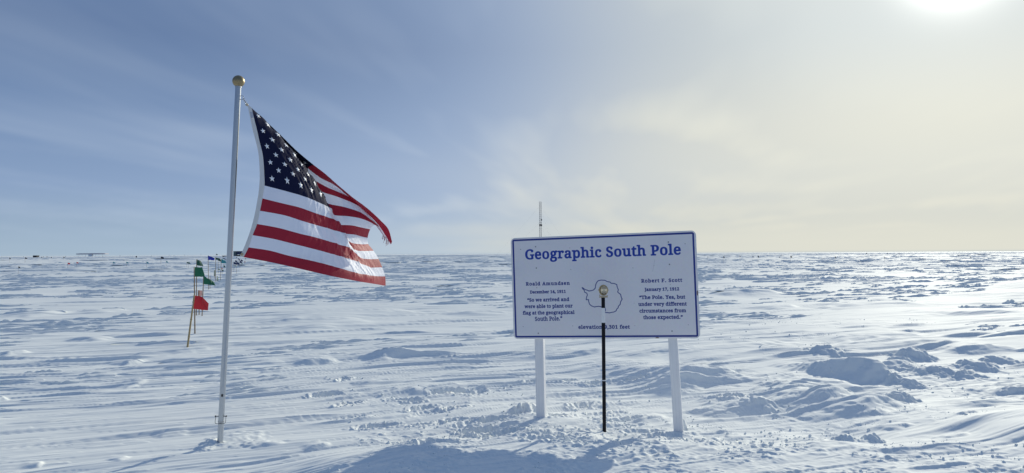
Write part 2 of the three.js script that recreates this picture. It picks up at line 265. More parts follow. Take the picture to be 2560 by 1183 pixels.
{ // wind-cut snow ridges with a sharp lip, too many to count
  const r = rng(77), shapes = [];
  for (let v = 0; v < 5; v++) {
    const na = 14, nb = 7, pos = [], idx = [], bs = [-1, -0.6, -0.15, 0.25, 0.4, 0.5, 0.62, 0.8];
    for (let i = 0; i <= na; i++) for (let j = 0; j <= nb; j++) {
      const a = i / na * 2 - 1, b = bs[j], wide = Math.max(0.02, 1 - Math.abs(a) ** (a > 0 ? 1.6 : 2.6)), hgt = wide * (0.65 + 0.5 * N2(a * 2.4 + v * 9, v)) + 0.12 * N1(a * 6, v * 5) * wide;
      const p = b <= 0.4 ? ((b + 1) / 1.4) ** 1.7 : clamp(1 - (b - 0.4) / 0.22);
      pos.push(a, Math.max(0, hgt) * p - (j === 0 || j >= nb - 1 || i === 0 || i === na ? 0.9 : 0.06), b * (0.35 + 0.65 * wide) + 0.22 * N3(a * 2.2 + v * 4, 2) + 0.07 * N4(a * 7, v));
      if (i < na && j < nb) { const o = i * (nb + 1) + j; idx.push(o, o + 1, o + nb + 1, o + 1, o + nb + 2, o + nb + 1); }
    }
    const g = new THREE.BufferGeometry(); g.setAttribute('position', new THREE.Float32BufferAttribute(pos, 3)); g.setIndex(idx); g.computeVertexNormals(); shapes.push(g);
  }
  const lists = shapes.map(() => []), dry = POST_FEET.concat([V(-2.75, 0, -6.7)]);
  const sow = (n, r0, r1, long, tall, spread) => {
    for (let i = 0; i < n; i++) {
      const q = Math.sqrt(mix(r0 * r0, r1 * r1, r() ** 1.25)), a = (r() - 0.5) * 2 * 44 * Math.PI / 180, x = q * Math.sin(a), d = q * Math.cos(a);
      const patch = N1(x / spread, d / spread) + 0.5 * N2(x / spread * 2.7, d / spread * 2.7); if (patch < -0.25 + 0.7 * (r() - 0.5)) continue;
      if (lane(x, d) > 0.25) continue;
      if (q < 26 && (RIDGES.some((e) => Math.hypot(x - e.cx, d - e.cd) < e.L + e.back * 0.8 + 0.3) || LUMPS.some((e) => Math.hypot(x - e.x, d - e.d) < e.r + 0.8) || TRAMPLED.some((e) => Math.hypot((x - e[0]) / e[2], (d - e[1]) / e[3]) < 1.3))) continue;
      const L = long * (0.35 + 1.1 * r() ** 2), W = L * (0.11 + 0.13 * r()), H = tall * (0.4 + 0.9 * r() ** 2);
      lists[Math.floor(r() * 5)].push([x, d, L, H, W, (r() - 0.5) * 0.5]);
    }
  };
  sow(1700, 9.5, 24, 0.6, 0.045, 5); sow(3600, 18, 60, 0.95, 0.085, 9); sow(8000, 45, 170, 1.8, 0.13, 22); sow(17000, 120, 420, 3.2, 0.15, 60); sow(24000, 350, 1500, 6, 0.22, 200);
  const M = new THREE.Matrix4(), Q = new THREE.Quaternion();
  shapes.forEach((g, k) => {
    const m = new THREE.InstancedMesh(g, mat([0.89, 0.91, 0.885], 0.75, { specularIntensity: 0.2 }), lists[k].length);
    lists[k].forEach(([x, d, L, H, W, turn], i) => { Q.setFromAxisAngle(V(0, 1, 0), Math.PI / 2 - WIND + turn); M.compose(V(x, groundHeight(x, d, STEPAT(Math.hypot(x, d))), -d), Q, V(L, H, W)); m.setMatrixAt(i, M); });
    m.name = numbered('snow_ridges'); m.castShadow = m.receiveShadow = true; scene.add(m);
    tag(m, 'wind-cut snow ridges scattered over the whole snow plain', 'snow ridges', 'wind-cut snow ridges', 'stuff');
  });
}
{ // loose crumbs of broken crust on the trampled snow
  const r = rng(7), shape = new THREE.IcosahedronGeometry(1, 1), p = shape.attributes.position;
  for (let i = 0; i < p.count; i++) { const v = V().fromBufferAttribute(p, i), k = 1 + 0.32 * N1(v.x * 1.1 + v.z * 1.7, v.y * 1.3 - v.z); p.setXYZ(i, v.x * k, v.y * k * 0.75, v.z * k); }
  shape.computeVertexNormals();
  const list = [];
  for (const [cx, cd, rx, rd, w] of TRAMPLED) for (let i = 0; i < 620 * w * Math.min(2, rx * rd); i++) {
    const a = r() * 6.283, q = Math.sqrt(r()) * 1.1, x = cx + Math.cos(a) * q * rx, d = cd + Math.sin(a) * q * rd; if (N4(x * 0.9 + 2, d * 0.9) + 0.4 * N1(x * 2.6, d * 2.6) < -0.2 + 0.3 * r() || (d > 7.5 && r() < 0.65)) continue;
    list.push([x, d, 0.0025 + 0.012 * r() ** 5]);
  }
  for (const l of [...PRINTS, ...LUMPS.slice(4)]) for (let i = 0; i < 9; i++) { const a = r() * 6.283, q = (l.r ?? 0.18) * (0.5 + r()); list.push([l.x + Math.cos(a) * q, l.d + Math.sin(a) * q, 0.003 + 0.011 * r() ** 3.5]); }
  const m = new THREE.InstancedMesh(shape, mat([0.89, 0.91, 0.885], 0.8, { specularIntensity: 0.22 }), list.length), M = new THREE.Matrix4(), Q = new THREE.Quaternion();
  list.forEach(([x, d, s], i) => { Q.setFromEuler(new THREE.Euler(r() * 0.8, r() * 6.28, r() * 0.8)); M.compose(V(x, groundHeight(x, d) + s * 0.2, -d), Q, V(s * (0.8 + 0.6 * r()), s, s * (0.8 + 0.6 * r()))); m.setMatrixAt(i, M); });
  m.name = 'snow_crumbs'; m.castShadow = m.receiveShadow = true; scene.add(m);
  tag(m, 'loose crumbs of broken snow crust on the trampled snow around the sign', 'snow crumbs', null, 'stuff');
}

// ───────────── flagpole ─────────────
const ALU = mat([0.47, 0.5, 0.54], 0.3, { metalness: 0.95 }), STEEL = mat([0.45, 0.46, 0.48], 0.35, { metalness: 0.9 }), DARK = mat([0.04, 0.04, 0.045], 0.6), BRASS = mat([0.52, 0.4, 0.2], 0.42, { metalness: 0.75 });
const poleBase = ground(550, 1103), poleD = -poleBase.z, poleTop = at(595.6, 214, poleD), poleDir = poleTop.clone().sub(poleBase).normalize();
const onPole = (py) => { const t = (1104 - py) / (1104 - 214); return poleBase.clone().lerp(poleTop, t); };
{
  const t = thing('flagpole', 'tall silver metal flagpole with a brass ball on top', 'flagpole', poleBase);
  part('pole', bar(poleBase.clone().addScaledVector(poleDir, -0.3), poleTop, 0.0258, 0.0262, 40), ALU, t, poleBase);
  const ball = new THREE.SphereGeometry(0.0555, 40, 28); const bc = poleTop.clone().addScaledVector(poleDir, 0.04); ball.translate(bc.x, bc.y, bc.z);
  part('ball_finial', ball, mat([0.3, 0.24, 0.14], 0.45, { metalness: 0.75 }), t, poleBase);
  part('collar', bar(poleTop.clone().addScaledVector(poleDir, -0.02), poleTop.clone().addScaledVector(poleDir, 0.004), 0.029, 0.029, 32), STEEL, t, poleBase);
  // eye ring near the top
  const ring = new THREE.TorusGeometry(0.019, 0.0026, 8, 28); const rc = onPole(245).add(V(0.038, 0, 0.004)); ring.translate(rc.x, rc.y, rc.z);
  part('eye_ring', ring, STEEL, t, poleBase);
  // clamp with two bolts and a wire loop low down
  const c = onPole(1046), up = onPole(1040), lo = onPole(1053);
  const band = new THREE.CylinderGeometry(0.0285, 0.0285, 0.011, 32, 1); band.applyQuaternion(new THREE.Quaternion().setFromUnitVectors(V(0, 1, 0), poleDir)).translate(lo.x, lo.y, lo.z);
  part('clamp_band', band, STEEL, t, poleBase);
  for (const s of [-1, 1]) {
    part('clamp_bolt', mergeGeometries([bar(up.clone().add(V(s * 0.02, 0, 0.01)), up.clone().add(V(s * 0.052, 0, 0.012)), 0.0036), bar(up.clone().add(V(s * 0.046, 0, 0.012)), up.clone().add(V(s * 0.054, 0, 0.012)), 0.008, 0.008, 6)]), DARK, t, poleBase);
    part('clamp_wire', tube([up.clone().add(V(s * 0.046, 0, 0.012)), c.clone().add(V(s * 0.048, -0.005, 0.016)), lo.clone().add(V(s * 0.045, -0.012, 0.022)), lo.clone().add(V(s * 0.015, -0.016, 0.033)), lo.clone().add(V(0, -0.014, 0.034))], 0.0022), DARK, t, poleBase);
  }
  const st = onPole(988), sticker = new THREE.CylinderGeometry(0.0272, 0.0272, 0.024, 12, 1, true, -0.1, 0.75); sticker.translate(st.x, st.y, st.z);
  part('sticker', sticker, DARK, t, poleBase);
}

// ───────────── national flag ─────────────
{
  const dF = (c, cr) => 6.72 + 0.976 * cr / 0.85 * (Math.cos(0.45) - Math.cos(0.45 + 0.85 * clamp(c / cr))), poleShift = poleD - 6.713;
  // seam lines from the top hem (0) to the bottom hem (13): share of the length, pixel, distance (left out on the front sheet, where it follows the curl)
  const LINES = [
    [[0, 628, 269, 6.72], [0.1, 656, 295, 6.83], [0.2, 699, 335.5, 6.98], [0.3, 741.5, 377, 7.12], [0.4, 784, 412.5, 7.24], [0.5, 812, 434, 7.37], [0.6, 845, 463, 7.5], [0.7, 880, 492.5, 7.64], [0.8, 917, 520, 7.78], [0.88, 950.4, 550.4, 7.9], [0.94, 971.7, 575, 7.98], [1, 980, 604, 8.02]],
    [[0, 635.1, 299.9], [0.02, 643, 297.3], [0.042, 652.3, 296.9], [0.055, 659.6, 298.3], [0.1, 676, 318, 6.95], [0.2, 707, 353, 7.13], [0.3, 738, 388, 7.28], [0.4, 768.5, 420.4, 7.38], [0.5, 799, 444, 7.47], [0.6, 834.7, 462.7, 7.58], [0.7, 865, 488, 7.72], [0.8, 899, 519, 7.86], [0.9, 943, 560, 7.99], [1, 977, 611, 8.08]],
    [[0, 641.9, 327.1], [0.028, 653.3, 324.8], [0.055, 668, 326], [0.083, 683.9, 331.1], [0.111, 698.5, 336.1], [0.15, 712, 358, 7.08], [0.2, 726, 386, 7.22], [0.3, 752, 421, 7.4], [0.4, 775, 445, 7.48], [0.45, 787, 451.7, 7.5], [0.52, 816, 467.8, 7.55], [0.6, 841, 478, 7.62], [0.68, 870, 490.6, 7.72], [0.78, 896, 514, 7.88], [0.9, 937, 561, 8.02], [1, 972, 608, 8.1]],
    [[0, 647.3, 352], [0.042, 667.4, 351.1], [0.083, 691, 358.1], [0.125, 712.5, 366.4], [0.166, 731.3, 374.7], [0.2, 739, 395, 7.14], [0.25, 751, 425, 7.3], [0.33, 770, 457, 7.46], [0.42, 791, 474, 7.55], [0.47, 806, 480.5, 7.58], [0.55, 841, 491.4, 7.63], [0.63, 868.5, 501.6, 7.7], [0.75, 900, 516, 7.84], [0.87, 934, 549, 7.98], [1, 966, 597, 8.08]],
    [[0, 654.9, 382.6], [0.055, 681.9, 380.7], [0.111, 712.8, 389.8], [0.166, 739, 401.3], [0.222, 759.2, 411.2], [0.26, 766, 432, 7.27], [0.32, 779, 464, 7.43], [0.4, 800, 494, 7.55], [0.48, 824.5, 510, 7.62], [0.58, 858, 517, 7.68], [0.7, 900, 530, 7.8], [0.83, 928, 549, 7.94], [0.92, 945, 563, 8.0], [1, 956, 576, 8.05]],
    [[0, 658.1, 408.3], [0.069, 695.1, 409.5], [0.139, 732.5, 421.4], [0.208, 761.2, 434.4], [0.277, 784.5, 446.8], [0.31, 790, 467, 7.35], [0.37, 802, 500, 7.48], [0.44, 821, 529, 7.58], [0.5, 841.4, 539, 7.64], [0.58, 866.8, 540.5, 7.68], [0.7, 900, 546, 7.77], [0.85, 924, 555, 7.9], [1, 937.5, 562.6, 8.0]],
    [[0, 659.6, 436.9], [0.083, 706.8, 438.5], [0.166, 749.8, 452.1], [0.249, 782.8, 468.4], [0.333, 808.4, 482.7], [0.37, 814, 505, 7.44], [0.42, 824, 535, 7.54], [0.47, 838, 556, 7.61], [0.52, 853, 562.4, 7.66], [0.62, 876, 563.6, 7.74], [0.75, 900.5, 569, 7.88], [1, 925.6, 573.6, 8.08]],
    [[0, 660.2, 463.7], [0.097, 719, 479.4], [0.194, 765.9, 493.2], [0.291, 801.1, 508.3], [0.349, 817.7, 516.6], [0.388, 828.5, 521.5], [0.42, 833, 541, 7.52], [0.46, 842, 567, 7.6], [0.5, 854, 582, 7.66], [0.55, 867, 585, 7.73], [0.65, 887.5, 587, 7.9], [0.8, 904, 592, 8.12], [1, 919, 595, 8.32]],
    [[0, 655, 496], [0.1, 711.7, 510], [0.165, 744, 517.5], [0.28, 790, 533.5], [0.37, 821, 544], [0.46, 850, 557], [0.49, 855, 573, 7.62], [0.53, 863, 593, 7.69], [0.57, 875, 605, 7.78], [0.65, 892, 610, 7.97], [0.8, 907, 611, 8.2], [1, 920.6, 610, 8.4]],
    [[0, 649, 527], [0.11, 711.7, 538.5], [0.19, 748, 550], [0.3, 791, 563], [0.43, 837, 576.5], [0.52, 866, 587], [0.55, 872, 604, 7.76], [0.59, 884.6, 624, 7.85], [0.68, 902, 627.5, 8.05], [0.82, 918, 627.5, 8.25], [1, 934, 627, 8.44]],
    [[0, 641.7, 560], [0.09, 691, 569], [0.2, 752, 585], [0.29, 793, 594.5], [0.36, 820, 603], [0.45, 849, 612], [0.54, 873, 620], [0.58, 882, 626], [0.61, 890, 634, 7.87], [0.65, 900, 643.5, 7.98], [0.72, 914, 647.6, 8.12], [0.84, 931, 648, 8.3], [1, 946.4, 647.6, 8.46]],
    [[0, 630.6, 588, 6.72], [0.09, 681, 597, 6.82], [0.19, 736, 610.5, 6.97], [0.3, 790, 624, 7.14], [0.37, 820, 632, 7.27], [0.48, 856, 642.6, 7.5], [0.6, 889, 653, 7.82], [0.74, 920, 666, 8.13], [0.8, 930, 669.3, 8.22], [0.88, 942, 668.8, 8.34], [1, 955.5, 668.5, 8.48]],
    [[0, 620.4, 618.6, 6.72], [0.09, 671, 626, 6.81], [0.17, 720, 639, 6.93], [0.3, 790, 654.5, 7.12], [0.36, 820, 662, 7.23], [0.54, 892, 683, 7.66], [0.68, 923, 689, 8.02], [0.82, 944, 690.7, 8.28], [1, 963, 691, 8.5]],
    [[0, 608, 643, 6.72], [0.11, 677, 656, 6.83], [0.21, 736, 669, 6.97], [0.37, 820, 688.6, 7.23], [0.52, 884.7, 701.5, 7.6], [0.75, 935, 710, 8.15], [1, 964, 715, 8.5]],
  ];
  const lines = LINES.map((knots, k) => {
    const cr = k * 0.97 / 7;
    const P = knots.map(([u, px, py, d]) => { const p = at(px, py, (d ?? dF(u / 0.4, cr)) + poleShift); return [u, p.x, p.y, p.z]; });
    const n = P.length, tan = [];                                    // monotone cubic through the knots
    const sl = (i, c) => (P[i + 1][c] - P[i][c]) / (P[i + 1][0] - P[i][0]);
    for (let i = 0; i < n; i++) tan.push([1, 2, 3].map((c) => {
      if (i === 0) return sl(0, c); if (i === n - 1) return sl(n - 2, c);
      const a = sl(i - 1, c), b = sl(i, c), ha = P[i][0] - P[i - 1][0], hb = P[i + 1][0] - P[i][0];
      return a * b <= 0 ? 0 : (3 * (ha + hb)) / ((2 * hb + ha) / a + (hb + 2 * ha) / b);
    }));
    return (u) => {
      let i = 0; while (i < n - 2 && u > P[i + 1][0]) i++;
      const h = P[i + 1][0] - P[i][0], t = (u - P[i][0]) / h, t2 = t * t, t3 = t2 * t;
      return V(...[1, 2, 3].map((c) => (2 * t3 - 3 * t2 + 1) * P[i][c] + (t3 - 2 * t2 + t) * h * tan[i][c - 1] + (3 * t2 - 2 * t3) * P[i + 1][c] + (t3 - t2) * h * tan[i + 1][c - 1]));
    };
  });
  const SUB = 6, NU = 260, NV = 13 * SUB, P = [];
  const UC = 0.4;                                                     // canton's share of the length, on a grid column
  for (let j = 0; j <= NU; j++) {
    const u = j / NU, L = lines.map((f) => f(u));
    for (let i = 0; i <= NV; i++) {
      const k = Math.min(12, Math.floor(i / SUB)), t = i / SUB - k, a = L[Math.max(0, k - 1)], b = L[k], c = L[k + 1], e = L[Math.min(13, k + 2)];
      const cr = (m) => 0.5 * (2 * b[m] + (c[m] - a[m]) * t + (2 * a[m] - 5 * b[m] + 4 * c[m] - e[m]) * t * t + (3 * b[m] - a[m] - 3 * c[m] + e[m]) * t ** 3);
      (P[i] ??= [])[j] = V(cr('x'), cr('y'), cr('z'));
    }
  }
  const normals = () => P.map((row, i) => row.map((p, j) => {
    const a = P[i][Math.min(NU, j + 1)].clone().sub(P[i][Math.max(0, j - 1)]), b = P[Math.min(NV, i + 1)][j].clone().sub(P[Math.max(0, i - 1)][j]);
    return b.cross(a).normalize();                                    // towards the viewer on the front sheet
  }));
  for (let pass = 0; pass < 3; pass++) {                              // let the folds round off a little, hems stay
    const Q = P.map((row) => row.map((p) => p.clone()));
    for (let i = 1; i < NV; i++) for (let j = 1; j < NU; j++) P[i][j] = Q[i][j].clone().multiplyScalar(0.5).addScaledVector(Q[i - 1][j], 0.16).addScaledVector(Q[i + 1][j], 0.16).addScaledVector(Q[i][j - 1], 0.09).addScaledVector(Q[i][j + 1], 0.09);
  }
  {
    const n0 = normals();
    for (let i = 0; i <= NV; i++) for (let j = 2; j <= NU; j++) {     // creases that run out from the upper corner, puckers along the seams
      const u = j / NU, v = i / NV, c = u / 0.4, r = v * 13 / 7, ang = Math.atan2(r, c + 0.02), len = Math.hypot(c, r), f = smooth(0.02, 0.25, u) * smooth(0, 0.12, v) * smooth(1.0, 0.9, v) * (1 - 0.8 * smooth(0.8, 0.97, u));
      const crest = 1 - smooth(0.05, 0.55, Math.abs(c - r * 0.9));
      const ridge = (x) => (1 - Math.abs(x)) ** 3;
      const w = 0.0042 * ridge(N1(ang * 7, len * 0.9)) + 0.0032 * ridge(N2(ang * 15 + 4, len * 1.6)) * crest + 0.005 * ridge(N3(u * 9 + v * 1.5, v * 2.2)) * smooth(0.45, 0.75, v) + 0.0016 * N4(u * 40, v * 8);
      const seam = 0.0008 * N1(u * 70, Math.round(v * 13) * 3.1) * (1 - smooth(0, 0.25, Math.abs(v * 13 - Math.round(v * 13))));
      P[i][j].addScaledVector(n0[i][j], (1.6 * w * f * (0.45 + crest) - 0.005 * f) + seam);
    }
  }
  const NRM = normals();
  const evalAt = (u, v) => {
    const x = clamp(u) * NU, y = clamp(v) * NV, j = Math.min(NU - 1, Math.floor(x)), i = Math.min(NV - 1, Math.floor(y)), fx = x - j, fy = y - i;
    const m = (A) => A[i][j].clone().multiplyScalar((1 - fx) * (1 - fy)).addScaledVector(A[i][j + 1], fx * (1 - fy)).addScaledVector(A[i + 1][j], (1 - fx) * fy).addScaledVector(A[i + 1][j + 1], fx * fy);
    return [m(P), m(NRM).normalize()];
  };
  const org = P[0][0].clone();
  const sheet = (i0, i1, j0, j1) => {
    const pos = [], nor = [], uv = [], idx = [], w = j1 - j0 + 1;
    for (let i = i0; i <= i1; i++) for (let j = j0; j <= j1; j++) { const p = P[i][j], n = NRM[i][j]; pos.push(p.x, p.y, p.z); nor.push(n.x, n.y, n.z); uv.push(j / NU * 2.44, -i / NV * 1.5); }
    for (let i = 0; i < i1 - i0; i++) for (let j = 0; j < w - 1; j++) { const a = i * w + j; idx.push(a, a + w, a + 1, a + 1, a + w, a + w + 1); }
    const g = new THREE.BufferGeometry(); g.setAttribute('position', new THREE.Float32BufferAttribute(pos, 3)); g.setAttribute('normal', new THREE.Float32BufferAttribute(nor, 3)); g.setAttribute('uv', new THREE.Float32BufferAttribute(uv, 2)); g.setIndex(idx); return g;
  };
  const weave = (() => {
    const S = 256, data = new Uint8Array(S * S * 4);
    for (let y = 0; y < S; y++) for (let x = 0; x < S; x++) { const v = 128 + 60 * Math.sin(x * Math.PI / 4) * Math.sin(y * Math.PI / 4) + 40 * N1(x / 9, y / 60), o = (y * S + x) * 4; data[o] = data[o + 1] = data[o + 2] = clamp(v, 0, 255); data[o + 3] = 255; }
    const t = new THREE.DataTexture(data, S, S); t.wrapS = t.wrapT = THREE.RepeatWrapping; t.repeat.set(10, 10); t.magFilter = t.minFilter = THREE.LinearFilter; t.needsUpdate = true; return t;
  })();
  const cloth = (rgb, tr, more) => mat(rgb, 0.62, { transmission: tr, thickness: 0, bumpMap: weave, bumpScale: 0.0006, specularIntensity: 0.4, ...more });
  const RED = cloth([0.34, 0.017, 0.04], 0.2), WHITE = cloth([0.79, 0.81, 0.91], 0.32), NAVY = cloth([0.012, 0.015, 0.046], 0.05, { specularIntensity: 0.1, roughness: 0.7 }), CANVAS = mat([0.66, 0.66, 0.66], 0.85), THREAD = mat([0.86, 0.87, 0.9], 0.55);
  const flag = thing('national_flag', 'large stars and stripes flag with a frayed corner hanging from the metal flagpole', 'flag', org);
  const jc = Math.round(UC * NU);
  for (let k = 0; k < 13; k++) part('stripe', sheet(k * SUB, (k + 1) * SUB, k < 7 ? jc : 0, NU), k % 2 ? WHITE : RED, flag, org);
  const canton = part('canton', sheet(0, 7 * SUB, 0, jc), NAVY, flag, org);
  for (let r = 1; r <= 9; r++) for (let c = r % 2 ? 1 : 2; c <= 11; c += 2) {
    const u0 = c / 12 * UC, v0 = r / 10 * 7 / 13, R = 0.03, pts = [[0, 0]], pos = [], idx = [];
    for (let q = 0; q < 10; q++) { const a = -Math.PI / 2 + q * Math.PI / 5, l = q % 2 ? R * 0.4 : R; pts.push([Math.cos(a) * l / 2.44, Math.sin(a) * l / 1.52]); }
    for (const s of [1, -1]) for (const [du, dv] of pts) { const [p, n] = evalAt(u0 + du, v0 + dv); p.addScaledVector(n, s * 0.0022); pos.push(p.x, p.y, p.z); }
    for (let q = 1; q <= 10; q++) { const e = q % 10 + 1; idx.push(0, q, e, 11, 11 + e, 11 + q, q, 11 + q, e, e, 11 + q, 11 + e); }
    const g = new THREE.BufferGeometry(); g.setAttribute('position', new THREE.Float32BufferAttribute(pos, 3)); g.setIndex(idx); g.computeVertexNormals();
    part('star', g, THREAD, canton, org);
  }
  // canvas heading along the hoist
  {
    const outer = [[616.5, 259], [620.4, 272], [630.6, 321], [645.8, 383.7], [649, 440], [648.8, 452], [644.8, 491], [630.6, 560], [610, 618.6], [599.5, 640]], curve = new THREE.CatmullRomCurve3(outer.map(([x, y]) => at(x, y, 6.712 + poleShift)));
    const pos = [], idx = [], n = 90;
    for (let i = 0; i <= n; i++) {
      const f = i / n, a = curve.getPoint(f), b = P[Math.round(f * NV)][0].clone();
      for (const [q, dz] of [[a, 0], [a.clone().lerp(b, 0.5), 0.004], [b.clone().add(V(0.004, 0, 0)), 0.003]]) pos.push(q.x, q.y, q.z + dz);
      if (i < n) for (let c = 0; c < 2; c++) { const o = i * 3 + c; idx.push(o, o + 3, o + 1, o + 1, o + 3, o + 4); }
    }
    const g = new THREE.BufferGeometry(); g.setAttribute('position', new THREE.Float32BufferAttribute(pos, 3)); g.setIndex(idx); g.computeVertexNormals();
    const head = part('heading', g, CANVAS, flag, org);
    const A = at(616.8, 262, 6.705 + poleShift), B = at(604.5, 636, 6.705 + poleShift);
    for (const q of [A, B]) { const r = new THREE.TorusGeometry(0.009, 0.0035, 8, 20); r.translate(q.x, q.y, q.z); part('grommet', r, BRASS, head, org); }
    const l = [at(624, 280, 6.70 + poleShift), at(631, 279, 6.70 + poleShift), at(634.5, 294.5, 6.70 + poleShift), at(627.5, 295.5, 6.70 + poleShift)];
    const lg = new THREE.BufferGeometry(); lg.setAttribute('position', new THREE.Float32BufferAttribute(l.flatMap((p) => [p.x, p.y, p.z]), 3)); lg.setIndex([0, 2, 1, 0, 3, 2]); lg.computeVertexNormals();
    part('care_label', lg, mat([0.42, 0.44, 0.52], 0.8), head, org);
    // snap hook on the eye ring
    const e = onPole(245).add(V(0.055, -0.006, 0.004)), links = [];
    for (let i = 0; i < 3; i++) { const q = e.clone().lerp(A, (i + 0.45) / 3), tg = new THREE.TorusGeometry(0.0085, 0.0018, 6, 18); tg.scale(1, 1.35, 1); tg.rotateZ(0.9); tg.rotateX(i % 2 ? 1.2 : 0); tg.translate(q.x, q.y, q.z); links.push(tg); }
    links.push(bar(e, A, 0.0022, 0.0022, 6));
    part('snap_hook', mergeGeometries(links.map((q) => { q.deleteAttribute('uv'); return q; })), STEEL, flag, org);
  }
  // frayed threads at the torn upper corner
  const r = rng(5);
  for (let i = 0; i < 16; i++) {
    const v = 0.02 + 0.2 * r(), [p] = evalAt(0.985 - 0.03 * r(), v), L = 0.03 + 0.045 * r(), s = V(-0.3 + 0.35 * r(), -0.9, 0.2 - 0.4 * r()).multiplyScalar(L);
    part('thread', tube([p, p.clone().addScaledVector(s, 0.5).add(V(0.006 * (r() - 0.5), 0, 0)), p.clone().add(s)], 0.0016, 6, 5), RED, flag, org);
  }
}

// ───────────── sign ─────────────
{
  const W = 1.83, H = 1.0233, T = 0.016, CW = 2048, CH = Math.round(CW * H / W);
  const origin = SIGN_C.clone().setY(0);
  const t = thing('pole_sign', 'white sign with blue border and lettering on two white posts', 'sign', origin);
  // flat print: lettering, border, outline of the continent; places measured on a 3.944 times enlarged crop of the photograph's sign
  const cv = document.createElement('canvas'); cv.width = CW; cv.height = CH; const g = cv.getContext('2d');
  g.fillStyle = 'rgb(226,224,228)'; g.fillRect(0, 0, CW, CH);
  const r = rng(3);
  for (let i = 0; i < 260; i++) { const x = r() * CW, y = r() * CH, s = 60 + r() * 200; const gr = g.createRadialGradient(x, y, 0, x, y, s); const warm = r() < 0.5; gr.addColorStop(0, warm ? 'rgba(226,210,214,0.10)' : 'rgba(206,212,226,0.10)'); gr.addColorStop(1, 'rgba(220,220,224,0)'); g.fillStyle = gr; g.fillRect(x - s, y - s, 2 * s, 2 * s); }
  const src = [[65, 138], [1890, 63], [1940, 1130], [95, 1136]];
  const hom = (() => {                                               // projective map, crop to print
    const dst = [[0, 0], [CW, 0], [CW, CH], [0, CH]], A = [], b = [];
    src.forEach(([x, y], i) => { const [u, v] = dst[i]; A.push([x, y, 1, 0, 0, 0, -u * x, -u * y]); b.push(u); A.push([0, 0, 0, x, y, 1, -v * x, -v * y]); b.push(v); });
    for (let c = 0; c < 8; c++) { let p = c; for (let q = c; q < 8; q++) if (Math.abs(A[q][c]) > Math.abs(A[p][c])) p = q; [A[c], A[p]] = [A[p], A[c]]; [b[c], b[p]] = [b[p], b[c]]; for (let q = 0; q < 8; q++) if (q !== c) { const f = A[q][c] / A[c][c]; for (let e = c; e < 8; e++) A[q][e] -= f * A[c][e]; b[q] -= f * b[c]; } }
    const h = b.map((v, i) => v / A[i][i]);
    return (x, y) => { const w = h[6] * x + h[7] * y + 1; return [(h[0] * x + h[1] * y + h[2]) / w, (h[3] * x + h[4] * y + h[5]) / w]; };
  })();
  const INK = 'rgb(20,58,158)', INK2 = 'rgb(26,46,126)';
  g.strokeStyle = 'rgb(20,44,130)'; g.lineWidth = 19; g.lineJoin = 'round'; g.beginPath(); g.roundRect(30, 27, CW - 60, CH - 54, 9); g.stroke();
  const write = (text, x0, y0, x1, y1, cap, ink, stroke) => {
    const [a, b] = hom(x0, y0), [c, d] = hom(x1, y1), [, top] = hom(x0, y0 - cap), size = Math.abs(b - top) / 0.715;
    g.save(); g.translate(a, b); g.rotate(Math.atan2(d - b, c - a)); g.font = `${size}px serif`; g.fillStyle = g.strokeStyle = ink; g.lineWidth = stroke; g.textBaseline = 'alphabetic';
    const letters = [...text], want = Math.hypot(c - a, d - b), plain = letters.reduce((s, l) => s + g.measureText(l).width, 0), squeeze = Math.min(1.06, want / (plain + size * 0.035 * (letters.length - 1)));
    const gap = (want / squeeze - plain) / (letters.length - 1);
    g.scale(squeeze, 1);
    let x = 0; for (const l of letters) { g.fillText(l, x, 0); g.strokeText(l, x, 0); x += g.measureText(l).width + gap; }
    g.restore();
  };
  write('Geographic South Pole', 208, 345, 1747, 297, 91, INK, 11);
  for (const [text, ...p] of [
    ['Roald Amundsen', 217, 605, 650, 597, 31], ['December 14, 1911', 257, 684, 612, 677, 27], ['“So we arrived and', 230, 764, 645, 757, 31], ['were able to plant our', 205, 828, 678, 821, 31], ['flag at the geographical', 187, 892, 697, 885, 31], ['South Pole.”', 307, 955, 578, 949, 38],
    ['Robert F. Scott', 1354, 577, 1757, 569, 32], ['January 17, 1912', 1390, 659, 1730, 653, 28], ['“The Pole. Yes, but', 1335, 740, 1788, 735, 32], ['under very different', 1327, 807, 1803, 803, 32], ['circumstances from', 1338, 873, 1798, 869, 32], ['those expected.”', 1377, 938, 1767, 934, 32],
    ['elevation 9,301 feet', 735, 1033, 1243, 1031, 33]]) write(text, ...p, INK2, 5);
  const coast = [152, 228, 165, 234, 195, 258, 230, 268, 250, 280, 285, 276, 320, 265, 345, 240, 352, 195, 358, 172, 370, 150, 390, 128, 430, 118, 490, 122, 525, 142, 565, 148, 580, 165, 625, 168, 665, 185, 668, 210, 676, 235, 688, 260, 678, 295, 700, 315, 722, 330, 730, 370, 745, 400, 722, 440, 715, 480, 690, 505, 685, 530, 665, 548, 655, 575, 620, 592, 590, 596, 560, 605, 525, 600, 490, 600, 492, 580, 500, 560, 490, 525, 440, 515, 395, 506, 362, 512, 335, 517, 290, 500, 262, 475, 248, 430, 248, 408, 212, 410, 218, 370, 230, 340, 222, 312, 190, 298, 185, 272, 160, 246];
  g.strokeStyle = INK2; g.lineWidth = 9; g.beginPath();
  for (let i = 0; i < coast.length; i += 2) { const [x, y] = hom((1430 + coast[i] / 5.914 - 1260) * 3.944, (680 + coast[i + 1] / 5.914 - 560) * 3.944); i ? g.lineTo(x, y) : g.moveTo(x, y); }
  g.closePath(); g.stroke();
